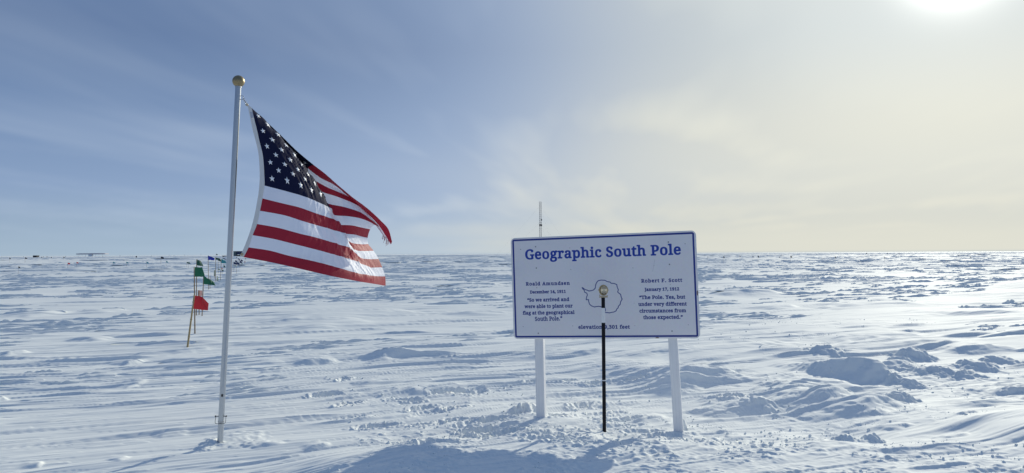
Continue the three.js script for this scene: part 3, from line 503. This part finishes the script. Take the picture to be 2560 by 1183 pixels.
  for (const [x, y, s] of [[165, 248, 5], [650, 235, 4], [660, 447, 4], [1272, 432, 4], [1785, 195, 5], [325, 627, 5], [190, 1012, 4], [1820, 995, 4], [1640, 597, 4], [335, 837, 5], [680, 1005, 4], [1293, 1003, 3], [1285, 780, 3], [1480, 410, 3]]) { const [u, v] = hom(x, y); g.fillStyle = 'rgba(88,88,98,0.75)'; g.beginPath(); g.ellipse(u, v, s * 1.1, s * 0.8, 0.5, 0, 7); g.fill(); }
  g.fillStyle = 'rgb(120,100,92)'; { const [u, v] = hom(1515, 1124); g.beginPath(); g.ellipse(u, v, 20, 8, 0, 0, 7); g.fill(); const [p, q] = hom(1909, 680); g.beginPath(); g.ellipse(p, q, 7, 28, 0, 0, 7); g.fill(); }
  g.strokeStyle = 'rgba(110,112,125,0.5)'; g.lineWidth = 2; g.beginPath(); g.moveTo(...hom(1488, 350)); g.lineTo(...hom(1466, 470)); g.stroke();
  const tex = new THREE.CanvasTexture(cv); tex.colorSpace = THREE.SRGBColorSpace; tex.magFilter = tex.minFilter = THREE.LinearFilter;
  const outline = (w, h, rad) => { const s = new THREE.Shape(), x = w / 2, y = h / 2; s.moveTo(-x + rad, -y); s.lineTo(x - rad, -y); s.absarc(x - rad, -y + rad, rad, -Math.PI / 2, 0); s.lineTo(x, y - rad); s.absarc(x - rad, y - rad, rad, 0, Math.PI / 2); s.lineTo(-x + rad, y); s.absarc(-x + rad, y - rad, rad, Math.PI / 2, Math.PI); s.lineTo(-x, -y + rad); s.absarc(-x + rad, -y + rad, rad, Math.PI, Math.PI * 1.5); return s; };
  const place = (geo) => { geo.applyMatrix4(new THREE.Matrix4().makeRotationFromEuler(SIGN_R)).translate(SIGN_C.x, SIGN_C.y, SIGN_C.z); return geo; };
  const panel = new THREE.ExtrudeGeometry(outline(W - 0.006, H - 0.006, 0.042), { depth: T - 0.006, bevelEnabled: true, bevelThickness: 0.003, bevelSize: 0.003, bevelSegments: 2, curveSegments: 10 }); panel.translate(0, 0, -T + 0.0015);
  const board = part('board', place(panel), mat([0.74, 0.74, 0.77], 0.5), t, origin);
  const face = new THREE.ShapeGeometry(outline(W - 0.008, H - 0.008, 0.041), 10), fp = face.attributes.position, fu = face.attributes.uv;
  for (let i = 0; i < fp.count; i++) fu.setXY(i, fp.getX(i) / W + 0.5, fp.getY(i) / H + 0.5);
  face.translate(0, 0, 0.0035);
  part('printed_face', place(face), new THREE.MeshPhysicalMaterial({ map: tex, roughness: 0.45, side: THREE.DoubleSide }), board, origin);
  // posts, bolted behind the board
  const chips = document.createElement('canvas'); chips.width = 256; chips.height = 1024; const c2 = chips.getContext('2d'); c2.fillStyle = 'rgb(228,229,232)'; c2.fillRect(0, 0, 256, 1024);
  for (let i = 0; i < 22; i++) { c2.fillStyle = r() < 0.5 ? 'rgb(120,80,52)' : 'rgb(84,66,56)'; c2.beginPath(); c2.ellipse(r() * 256, 1024 - 20 - 110 * r() ** 1.5, 3 + 7 * r(), 1.5 + 3 * r(), r() * 3, 0, 7); c2.fill(); }
  for (let i = 0; i < 40; i++) { c2.fillStyle = 'rgba(150,150,158,0.16)'; c2.fillRect(r() * 256, r() * 1024, 2 + 5 * r(), 60 + 260 * r()); }
  const ctex = new THREE.CanvasTexture(chips); ctex.colorSpace = THREE.SRGBColorSpace; ctex.magFilter = THREE.LinearFilter;
  const pm = new THREE.MeshPhysicalMaterial({ map: ctex, roughness: 0.55 });
  for (const [foot, topPx, topPy, bolts] of [[POST_FEET[0], 1349.5, 850, [[313, 222], [320, 433], [340, 1078]]], [POST_FEET[1], 1682.5, 848, [[1620, 178], [1632, 398], [1660, 1057]]]]) {
    const dir = onPostPlane(topPx, topPy).sub(foot).normalize(), head = foot.clone().addScaledVector(dir, 1.72), a = foot.clone().addScaledVector(dir, -0.35), L = head.distanceTo(a);
    const geo = new RoundedBoxGeometry(0.0875, L, 0.0875, 3, 0.005);
    const X = V(1, 0, 0).applyEuler(SIGN_R), Y = dir, Z = X.clone().cross(Y).normalize(); X.crossVectors(Y, Z);
    geo.applyMatrix4(new THREE.Matrix4().makeBasis(X, Y, Z)); const m = a.clone().add(head).multiplyScalar(0.5); geo.translate(m.x, m.y, m.z);
    const post = part('post', geo, pm, t, origin);
    for (const [x, y] of bolts) { const [u, v] = hom(x, y), q = signAt((u / CW - 0.5) * W, (0.5 - v / CH) * H, 0.0035), b = new THREE.SphereGeometry(0.0068, 12, 6, 0, 6.29, 0, 1.5); b.scale(1, 0.55, 1); b.rotateX(Math.PI / 2); b.applyMatrix4(new THREE.Matrix4().makeRotationFromEuler(SIGN_R)).translate(q.x, q.y, q.z); part('bolt_head', b, mat([0.22, 0.22, 0.25], 0.45, { metalness: 0.5 }), board, origin); }
  }
}

// ───────────── marker rod with brass medallion ─────────────
{
  const foot = ground(1511, 1077), d = -foot.z, top = at(1508, 745, d), dir = top.clone().sub(foot).normalize(), t = thing('pole_marker', 'slim black and white rod with brass medallion before the sign', 'marker', foot);
  const up = (py) => foot.clone().lerp(top, (1077 - py) / (1077 - 745)), R = 0.0172, BLACK = mat([0.012, 0.012, 0.016], 0.7, { specularIntensity: 0.3 }), PAINT = mat([0.78, 0.79, 0.8], 0.5);
  part('rod_section', bar(foot.clone().addScaledVector(dir, -0.25), up(952), R, R, 28), BLACK, t, foot);
  part('white_ring', bar(up(952), up(949.5), R + 0.0008, R + 0.0008, 28), PAINT, t, foot);
  part('rod_section', bar(up(949.5), up(807), R, R, 28), BLACK, t, foot);
  part('white_band', bar(up(807), up(770), R + 0.0003, R + 0.0003, 28), PAINT, t, foot);
  part('rod_section', bar(up(770), up(744), R, R, 28), BLACK, t, foot);
  // medallion, 4 mm to the pixel
  const s = d / FPX, c = at(1508.6, 725.8, d - 0.004), PALE = mat([0.85, 0.72, 0.5], 0.5, { metalness: 0.15 }), BR = mat([0.46, 0.36, 0.2], 0.42, { metalness: 0.65 });
  const put = (name, geo, m, parent = t) => part(name, geo.rotateY(-0.06).translate(c.x, c.y, c.z), m, parent, foot);
  const rim = new THREE.TorusGeometry(10.2 * s, 1.5 * s, 12, 48); rim.scale(1, 1.17, 1.25);
  const medal = put('medallion_rim', rim, BR);
  const back = new THREE.CylinderGeometry(9.6 * s, 9.6 * s, 0.005, 40); back.rotateX(Math.PI / 2); back.scale(1, 1.17, 1); back.translate(0, 0, -0.007);
  put('medallion_back', back, mat([0.12, 0.1, 0.07], 0.5, { metalness: 0.5 }), t);
  const disc = new THREE.LatheGeometry([[0, 0.008], [6.2 * s, 0.0075], [7.9 * s, 0.0055], [8.6 * s, 0.002], [8.7 * s, -0.004], [0, -0.004]].map(([x, y]) => new THREE.Vector2(x, y)), 44); disc.rotateX(Math.PI / 2); disc.scale(1.0, 1.2, 1); disc.translate(1.5 * s, 0.2 * s, 0);
  const face = put('medallion_disc', disc, PALE);
  for (const [y, w] of [[7.6, 9.6], [4.8, 12.8], [-4.3, 12.2], [-7.2, 9.0]]) { const b = new RoundedBoxGeometry(w * s, 1.3 * s, 0.004, 1, 0.0008); b.translate(1.5 * s, y * s, 0.0085); put('engraved_line', b, mat([0.05, 0.055, 0.08], 0.5), face); }
  const low = new THREE.TorusGeometry(5.6 * s, 0.45 * s, 6, 20, 1.9); low.rotateZ(-Math.PI / 2 - 0.95); low.translate(1.5 * s, -4.2 * s, 0.007); put('engraved_line', low, mat([0.05, 0.055, 0.08], 0.5), face);
  const boss = new THREE.SphereGeometry(1.9 * s, 16, 10); boss.scale(1.2, 0.7, 0.2); boss.translate(1.3 * s, 0.4 * s, 0.0085); put('boss', boss, mat([0.36, 0.4, 0.36], 0.6), face);
  const sh = new THREE.Shape(); sh.moveTo(-11.6 * s, 1.6 * s); sh.quadraticCurveTo(0, -0.4 * s, 11 * s, 2.4 * s); sh.lineTo(10 * s, 0.2 * s); sh.lineTo(10.8 * s, -2.2 * s); sh.quadraticCurveTo(0, -3.6 * s, -10 * s, -2.4 * s); sh.lineTo(-9.4 * s, -0.4 * s);
  const rib = new THREE.ExtrudeGeometry(sh, { depth: 0.008, bevelEnabled: true, bevelSize: 0.0012, bevelThickness: 0.0012, bevelSegments: 2 }); rib.translate(0, -15.2 * s, 0.002); put('ribbon_plate', rib, mat([0.44, 0.37, 0.26], 0.5, { metalness: 0.5 }));
  for (const [x, y, q] of [[-12.6, 0.6, 1.1], [12.2, 0.2, 1.0], [-9.2, -12.2, 1.1], [-9.8, -18.2, 0.9], [-5.6, -19.6, 0.8]]) { const k = new THREE.SphereGeometry(q * s, 12, 8); k.translate(x * s, y * s, 0); put('rim_stud', k, BR); }
}

// ───────────── bamboo marker flags ─────────────
const BAMBOO = mat([0.36, 0.275, 0.14], 0.65), CANE = mat([0.24, 0.17, 0.1], 0.65);
const clothOf = (rgb, tr = 0.25) => mat(rgb, 0.75, { transmission: tr, thickness: 0 });
const DYE = { red: clothOf([0.55, 0.02, 0.03]), green: clothOf([0.012, 0.13, 0.065], 0.15), deep: clothOf([0.012, 0.085, 0.055], 0.1), teal: clothOf([0.03, 0.24, 0.3]), blue: clothOf([0.02, 0.04, 0.36], 0.15), navy: clothOf([0.015, 0.03, 0.1], 0.1), faded: clothOf([0.2, 0.3, 0.26], 0.2), pink: clothOf([0.62, 0.36, 0.32], 0.2), dark: mat([0.02, 0.026, 0.035], 0.8), rust: clothOf([0.3, 0.03, 0.04], 0.1) };
function clothSheet(c, d, waves, belly, seed) {           // corner pixels: top at pole, top fly, bottom fly, bottom at pole
  const n = 16, m = 9, pos = [], idx = [], [tl, tr, br, bl] = c.map(([x, y], i) => at(x, y, d + (i === 1 || i === 2 ? 0.12 : -0.012)));
  const w = tl.distanceTo(tr);
  for (let i = 0; i <= m; i++) for (let j = 0; j <= n; j++) {
    const u = j / n, v = i / m, p = tl.clone().multiplyScalar((1 - u) * (1 - v)).addScaledVector(tr, u * (1 - v)).addScaledVector(br, u * v).addScaledVector(bl, (1 - u) * v);
    p.z += w * waves * u * (Math.sin(u * 6.5 + v * 2.2 + seed) + 0.5 * N1(u * 2.5 + seed, v * 2.2)); p.y -= w * belly * Math.sin(Math.PI * u) * (1 - 1.4 * v) + w * 0.02 * N2(u * 3, seed);
    pos.push(p.x, p.y, p.z); if (i < m && j < n) { const a = i * (n + 1) + j; idx.push(a, a + n + 1, a + 1, a + 1, a + n + 1, a + n + 2); }
  }
  const g = new THREE.BufferGeometry(); g.setAttribute('position', new THREE.Float32BufferAttribute(pos, 3)); g.setIndex(idx); g.computeVertexNormals(); return g;
}
function cane(foot, top, r, joints) {
  const dir = top.clone().sub(foot), g = [bar(foot.clone().addScaledVector(dir, -0.2), top, r * 1.1, r * 0.85, 10)];
  for (let i = 1; i <= joints; i++) { const p = foot.clone().lerp(top, (i - 0.4) / joints), e = dir.clone().normalize().multiplyScalar(r * 0.5); g.push(bar(p.clone().sub(e), p.clone().add(e), r * 1.22, r * 1.22, 10)); }
  return mergeGeometries(g);
}
function markerFlag(label, base, topPx, corners, dye, o = {}) {
  const foot = ground(...base), d = -foot.z, t = thing(o.name ?? 'bamboo_flag', label, o.category ?? 'marker flag', foot, o.group), top = at(...topPx, d);
  part('cane', cane(foot, top, o.r ?? 0.013, o.joints ?? 4), o.cane ?? CANE, t, foot);
  if (corners) { const cl = part('cloth', clothSheet(corners, d, o.waves ?? 0.1, o.belly ?? 0.03, o.seed ?? 0), dye, t, foot); if (o.bits) o.bits(cl, d, foot, t); }
  return t;
}
const ROW = 'bamboo flags in the line behind the metal flagpole';
const patch = (name, pts, d, m, parent, foot) => { const g = clothSheet(pts, d - 0.02, 0, 0, 0); part(name, g, m, parent, foot); };
const TAPE = mat([0.4, 0.43, 0.46], 0.5);
markerFlag('bright red flag with grey tape patch on a leaning bamboo cane', [468.5, 868], [485.5, 738], [[484, 738], [505.5, 742], [519.5, 776], [479.5, 772]], DYE.red, { r: 0.017, cane: BAMBOO, joints: 3, waves: 0.05, seed: 1, belly: 0,
  bits: (cl, d, foot) => { patch('fly_piece', [[505, 742], [521.5, 759], [519.5, 776], [502, 775]], d + 0.1, DYE.red, cl, foot); patch('tape_patch', [[481.5, 752.5], [488, 752.5], [487, 766], [480, 765]], d - 0.012, TAPE, cl, foot); } });
markerFlag('square green flag with a white sleeve strip, right above the red flag', [487, 833], [485.3, 667], [[484, 667.5], [506, 668.5], [511.5, 692.5], [484.5, 692]], DYE.green, { seed: 2, waves: 0.07, joints: 5, bits: (cl, d, foot) => patch('sleeve_strip', [[485.4, 668], [488, 668], [488, 690], [485.4, 690]], d - 0.01, mat([0.5, 0.55, 0.55], 0.7), cl, foot) });
markerFlag('dark green flag folded over itself, topmost of the near green three', [490.5, 789], [491.5, 648.5], [[491.5, 648.5], [501, 652], [507.5, 666], [491.5, 664]], DYE.deep, { seed: 3, waves: 0.12 });
markerFlag('pointed green flag streaming right above the bright red flag', [504.8, 790], [508.8, 689], [[508.8, 689.5], [527, 700], [538.5, 714], [508.6, 711]], DYE.green, { seed: 4, waves: 0.05, bits: (cl, d, foot) => patch('fly_piece', [[526, 699.5], [535, 705.5], [538, 715], [529, 711]], d + 0.11, DYE.green, cl, foot) });
markerFlag('pale pink square placard on a short cane behind the red flag', [497.5, 788], [497.3, 726], [[495, 726], [505.5, 726.5], [505.5, 740], [495, 741]], DYE.pink, { name: 'placard', category: 'placard', seed: 5, waves: 0.01, belly: 0, bits: (cl, d, foot) => patch('edge_strip', [[494.8, 725.6], [497, 725.6], [496.6, 741], [494.6, 741]], d - 0.012, mat([0.42, 0.2, 0.16], 0.7), cl, foot) });
markerFlag('royal blue flag on a tall thin cane, left of the far green pair', [521, 724], [520, 639], [[520, 639.2], [531, 643], [536.5, 647.5], [520, 651]], DYE.blue, { seed: 6, r: 0.014, bits: (cl, d, foot) => patch('fly_piece', [[528, 641.5], [536.8, 646.5], [534.5, 651.5], [526, 650.5]], d + 0.1, DYE.blue, cl, foot) });
markerFlag('dark green flag just right of the royal blue flag', [538.5, 706], [538.8, 643.5], [[538, 643.5], [545, 645.5], [546.5, 650], [538, 649.5]], DYE.deep, { seed: 7 });
markerFlag('dark green drooping flag touching the teal flag', [545.5, 678], [546, 645], [[544.5, 645], [551.5, 647.5], [552.5, 655], [544.5, 651.5]], DYE.deep, { seed: 8 });
markerFlag('light teal flag half hidden by the metal flagpole', [550.5, 704], [553.2, 647.5], [[553.4, 647.5], [561, 652], [567.5, 658.5], [553, 658.5]], DYE.teal, { seed: 9, bits: (cl, d, foot) => patch('upper_piece', [[553.4, 646], [558, 649], [566, 653.5], [560, 655]], d + 0.05, DYE.teal, cl, foot) });
markerFlag('navy wisp of a flag just above the teal flag', [561, 670], [556.5, 644], [[556, 644], [562, 647], [568.5, 650.5], [559, 648.5]], DYE.navy, { seed: 10 });
markerFlag('faded grey green flag hanging limp around its cane', [536.8, 698], [536.2, 675], [[534.8, 676], [538.8, 676], [539.3, 690], [534.6, 691]], DYE.faded, { seed: 11, waves: 0.3 });
markerFlag('small grey green pennant low on the snow, right of the limp faded flag', [542, 703], [542.8, 690], [[542.8, 690], [544.5, 692], [546.5, 701.5], [541.8, 702]], DYE.faded, { seed: 12 });
markerFlag('bare reddish cane just right of the royal blue flag cane', [524.6, 722], [525, 690], null, null, { name: 'bamboo_cane', category: 'cane', cane: mat([0.4, 0.22, 0.16], 0.7) });
markerFlag('tiny pale green flag below the far green pair', [545.3, 683], [545, 671.5], [[545, 671.8], [549.5, 672.5], [549.5, 675.5], [545, 675]], DYE.faded, { seed: 13 });
markerFlag('tiny dark green flag below the teal flag beside its cane', [555, 686], [555, 674], [[555, 674], [558.5, 675.5], [558.5, 678.5], [555, 678]], DYE.deep, { seed: 14 });
markerFlag('tiny green flag under the tip of the teal flag', [559, 676], [559, 662], [[559, 662], [561.5, 664.5], [563.5, 669], [559, 668.5]], DYE.deep, { seed: 15 });
markerFlag('tiny reddish flag beside the cane of the teal flag', [553.5, 680], [553.5, 669], [[553.5, 669], [556, 670], [556, 673], [553.5, 672.5]], DYE.rust, { seed: 16 });

// smaller and smaller flags out on the plain: one of each colour is built, the rest are copies
const protos = new Map();
function smallFlag(px, py, hgt, color, w, label, group, name = 'distant_flag') {       // hgt: cane length in metres, py: pixel of its top
  const v = at(px, py, 1).sub(camera.position); let d = 150;
  for (let i = 0; i < 6; i++) { const e = (hgt + groundHeight(v.x * d, d, Math.max(0.1, d * d / 5000)) - EYE) / v.y; d = mix(d, clamp(e > 0 ? e : 600, 30, 700), 0.7); }
  const p = at(px, py, d), foot = V(p.x, p.y - hgt, p.z); let o;
  if (protos.has(color)) { o = protos.get(color).clone(); o.name = numbered(name); scene.add(o); }
  else {
    o = thing(name, label, 'marker flag', V(0, 0, 0)); protos.set(color, o);
    part('cane', bar(V(0, -0.3, 0), V(0, 1, 0), 0.013, 0.011, 6), CANE, o);
    const g = new THREE.PlaneGeometry(0.3, 0.22, 8, 4), q = g.attributes.position;
    for (let i = 0; i < q.count; i++) { const u = (q.getX(i) + 0.15) / 0.3; q.setXYZ(i, 0.3 * u, 0.88 + q.getY(i) * (1 - 0.3 * u) - 0.07 * u * u, 0.04 * Math.sin(u * 5)); }
    g.computeVertexNormals(); part('cloth', g, DYE[color], o);
  }
  o.position.copy(foot); o.scale.set(w, hgt, w);
  o.userData = { label, category: 'marker flag', ...(group ? { group } : {}) };
  return o;
}
const LEFT = 'flags in a row across the plain on the left';
smallFlag(169, 656.5, 0.9, 'red', 0.9, 'left of the two small red flags far out on the plain', LEFT); smallFlag(191, 655, 0.9, 'red', 0.85, 'right of the two small red flags far out on the plain', LEFT);
smallFlag(282, 654.5, 0.95, 'teal', 0.8, 'first small teal flag right of the two red ones', LEFT); smallFlag(315.5, 654.5, 0.95, 'teal', 0.9, 'second small teal flag right of the two red ones', LEFT); smallFlag(366, 654.5, 0.95, 'teal', 0.8, 'third small teal flag right of the two red ones', LEFT); smallFlag(415, 652.5, 1.0, 'teal', 0.8, 'fourth small teal flag right of the two red ones', LEFT);
smallFlag(466.5, 655, 0.9, 'deep', 0.8, 'left of two touching small dark green flags out on the plain', LEFT); smallFlag(470.5, 655.5, 0.9, 'deep', 0.8, 'right of two touching small dark green flags out on the plain', LEFT);
smallFlag(45.5, 666, 0.75, 'dark', 0.55, 'small dark flag alone low on the far left of the plain', LEFT);
const CLUSTER = 'navy flags bunched between the flagpole and the flag hem';
[[590.2, 642.8, 'topmost'], [594.6, 645.5, 'upper one of the touching pair'], [596.5, 647.5, 'lower one of the touching pair'], [601.8, 648.5, 'rightmost'], [599, 652, 'lower right'], [587.6, 650.3, 'upper left'], [583.8, 654.5, 'leftmost'], [590.8, 654.5, 'lowest middle']].forEach(([x, y, which]) => smallFlag(x, y, 1.15, 'navy', 0.85, which + ' of the navy flags bunched just right of the flagpole', CLUSTER));
smallFlag(612, 645.5, 1.1, 'deep', 0.55, 'tiny dark green flag just under the big flag corner', CLUSTER); smallFlag(611, 653, 0.9, 'rust', 0.4, 'speck of a rust red flag right of the navy bunch', CLUSTER); smallFlag(603.5, 657, 0.8, 'faded', 0.5, 'speck of a faded flag lowest right of the navy bunch', CLUSTER); smallFlag(586, 662.5, 0.7, 'faded', 0.5, 'speck of a faded flag lowest left of the navy bunch', CLUSTER);
const ordinal = (i) => ['first', 'second', 'third', 'fourth', 'fifth', 'sixth', 'seventh', 'eighth', 'ninth', 'tenth', 'eleventh', 'twelfth', 'thirteenth', 'fourteenth', 'fifteenth', 'sixteenth', 'seventeenth', 'eighteenth', 'nineteenth', 'twentieth', 'twenty-first'][i];
const SPECKS = 'dark marker flags dotted along the far left plain';
[[23, 644], [57.5, 641], [62, 643.5], [103, 642], [107, 641.5], [116, 641.5], [127, 642], [158, 642], [162, 640.8], [212, 639.8], [256, 640.2], [299, 638.6], [330, 639.6], [377, 639.8], [402, 641.5], [422, 637], [434, 638.6], [460, 637], [469, 638.5], [501.5, 635.2]].forEach(([x, y], i) => smallFlag(x, y, 1.5, 'dark', 0.9 + 0.35 * (i % 3), ordinal(i) + ' from the left of the tiny dark flags along the far left horizon', SPECKS));
smallFlag(540, 634.6, 2.4, 'dark', 2.2, 'dark speck of a flag above the horizon over the far green pair', SPECKS);
const RIGHT = 'thin dark canes on the plain right of the sign';
[[1769.5, 641, 1.0], [1809, 640, 1.25], [1849.5, 639, 1.2], [1882, 639.5, 1.2], [1895, 638.5, 1.3], [1948.5, 641, 1.1], [2088, 641, 1.1], [2211.5, 641.5, 1.1], [2426, 641, 1.1]].forEach(([x, y, h], i) => {
  const o = smallFlag(x, y, h, 'dark', [0.4, 0.5, 0.6, 0.4, 0.5, 0.3, 0.5, 0.35, 0.3][i], ['first', 'second', 'third', 'fourth', 'fifth', 'sixth', 'eighth', 'ninth', 'tenth'][i] + ' thin dark cane counting right from the sign', RIGHT);
});
smallFlag(1976.5, 640, 1.2, 'dark', 1.0, 'thickest dark flag on the plain right of the sign, seventh along', RIGHT);

// ───────────── far buildings ─────────────
function box(name, x0, y0, x1, y1, d, depth, m, parent, org) { const a = at(x0, y1, d), b = at(x1, y0, d), g = new RoundedBoxGeometry(Math.abs(b.x - a.x), Math.abs(b.y - a.y), depth, 1, Math.min(0.08, Math.abs(b.y - a.y) / 6)); g.translate((a.x + b.x) / 2, (a.y + b.y) / 2, -d - depth / 2); return part(name, g, m, parent, org); }
{
  const d = 900, org = at(86, 644, d).setY(0), t = thing('equipment_hut', 'black box of a hut on the far left horizon', 'hut', org), m = mat([0.02, 0.022, 0.03], 0.7);
  box('hut_wall', 81.5, 639.4, 91, 643.2, d, 5, m, t, org); box('hut_roof', 81.2, 638.8, 91.4, 639.4, d - 0.3, 5.6, mat([0.03, 0.03, 0.04], 0.7), t, org);
  for (const x of [82.5, 86, 90]) box('skid', x - 0.4, 643, x + 0.4, 644.4, d + 0.4, 4, m, t, org);
}
{
  const d = 1250, org = at(226, 640, d).setY(0), t = thing('elevated_station', 'long low haze-paled building raised on stilts on the far horizon', 'building', org), m = mat([0.5, 0.48, 0.52], 0.8), dk = mat([0.42, 0.41, 0.46], 0.8);  // walls, stilts and tower coloured pale: distance haze put into the paint
  box('station_block', 190, 634, 226, 636.6, d, 12, m, t, org); box('station_block', 226.2, 633.6, 262, 636.2, d, 12, m, t, org); box('station_roof', 196, 633.2, 258, 633.9, d + 1, 10, dk, t, org);
  for (let i = 0; i < 14; i++) { const x = 192 + i * 5.2; box('window', x + 0.6, 634.7, x + 1.6, 635.4, d - 0.12, 0.1, dk, t, org); }
  for (let i = 0; i < 9; i++) { const p = at(192 + i * 8.5, 636, d); part('stilt', bar(V(p.x, -0.5, -d - 5), V(p.x, p.y + 0.4, -d - 5), 0.2, 0.2, 8), mat([0.72, 0.74, 0.76], 0.8), t, org); }
  box('stair_tower', 220, 636.2, 229, 641, d - 2, 4, mat([0.75, 0.77, 0.79], 0.8), t, org);
}
{
  const d = 1000, org = at(598, 641, d).setY(0), t = thing('blue_station', 'dark blue raised building between the flagpole and the big flag', 'building', org), bl = mat([0.02, 0.035, 0.1], 0.6), gr = mat([0.12, 0.16, 0.16], 0.7);
  box('upper_block', 584, 629, 616, 636.6, d, 16, bl, t, org); box('roof_edge', 581.5, 628, 617, 629, d - 0.5, 17, mat([0.015, 0.02, 0.05], 0.6), t, org); box('stair_tower', 583, 629.6, 588.5, 640.4, d - 3, 5, gr, t, org);
  for (const x of [592, 599, 606, 613]) box('stilt', x - 0.6, 636.6, x + 0.6, 641.5, d + 4, 1, mat([0.05, 0.05, 0.06], 0.7), t, org);
  box('lower_block', 590, 637.6, 600, 640.6, d + 6, 4, mat([0.03, 0.035, 0.04], 0.7), t, org);
  for (let i = 0; i < 4; i++) box('window', 591 + i * 6, 631.4, 594 + i * 6, 633.2, d - 0.12, 0.1, mat([0.05, 0.07, 0.12], 0.3), t, org);
}
{
  const d = 700, org = at(562, 640, d).setY(0), t = thing('low_hut', 'low dark flat hut on the horizon just left of the flagpole', 'hut', org);
  box('hut_wall', 555, 640, 572, 641.2, d, 4, mat([0.1, 0.11, 0.13], 0.7), t, org); box('hut_roof', 554, 639.4, 573, 640, d - 0.4, 5, mat([0.05, 0.055, 0.07], 0.7), t, org); for (const x of [557, 569]) box('skid', x - 1, 641, x + 1, 642.3, d + 0.5, 3, DARK, t, org);
}
[[340.5, 640, 643.6, 'round dark drum on the far left plain, largest of the dots there'], [2167, 632, 634.4, 'left of three dark drums along the far right horizon'], [2219, 632, 634, 'middle of three dark drums along the far right horizon'], [2248, 632.2, 634.2, 'right of three dark drums along the far right horizon']].forEach(([x, y0, y1, label], i) => {
  const d = i ? 500 : 480, a = at(x, y1, d), b = at(x, y0, d), h = b.y - a.y, t = thing('fuel_drum', label, 'drum', a, 'drums on the far plain');
  part('drum_body', new THREE.CylinderGeometry(h * 0.42, h * 0.42, h, 16).translate(0, h / 2 - 0.1, 0), DYE.dark, t); part('drum_rim', new THREE.TorusGeometry(h * 0.42, h * 0.04, 6, 20).rotateX(Math.PI / 2).translate(0, h - 0.1, 0), DYE.dark, t);
});
{ // guyed lattice mast behind the sign
  const d = 620, foot = at(1351.5, 640, d).setY(0), topY = at(1351, 505, d).y, w = 0.85, m = mat([0.2, 0.2, 0.22], 0.6), t = thing('lattice_mast', 'tall thin guyed lattice mast rising on the horizon behind the sign', 'mast', foot), bays = 26, H = topY;
  const corner = (q, y) => V(w * (q & 1 ? 1 : -1) * 1, y, w * (q & 2 ? 1 : -1)), order = [0, 1, 3, 2];
  for (let q = 0; q < 4; q++) part('leg', bar(corner(q, -0.5), corner(q, H), 0.11, 0.11, 6), m, t);
  for (let i = 0; i <= bays; i++) { const y = H * i / bays, g = []; for (let q = 0; q < 4; q++) { const a = corner(order[q], y), b = corner(order[(q + 1) % 4], y); g.push(bar(a, b, 0.07, 0.07, 5)); if (i < bays) g.push(bar(a, corner(order[(q + 1) % 4], H * (i + 1) / bays), 0.06, 0.06, 5)); } part('lattice_bay', mergeGeometries(g), m, t); }
  for (const [py, s, x] of [[550, 0.75, 0.9], [563, 0.95, -0.5], [563.5, 0.9, 0.8], [557, 0.4, 0.6]]) { const y = at(1351, py, d).y, g = new RoundedBoxGeometry(s * 1.3, s * 1.7, s, 1, 0.08); g.translate(x, y, w + 0.5); part('antenna_box', g, DARK, t); }
  for (const f of [0.93, 0.62, 0.34]) for (const a of [3.3, 5.6, 1.3]) part('guy_wire', bar(V(0, H * f, 0), V(Math.cos(a) * 26 * (0.6 + f), -0.3, Math.sin(a) * 20 * (0.6 + f)), 0.016, 0.016, 5), m, t);
}
renderer.render(scene, camera);
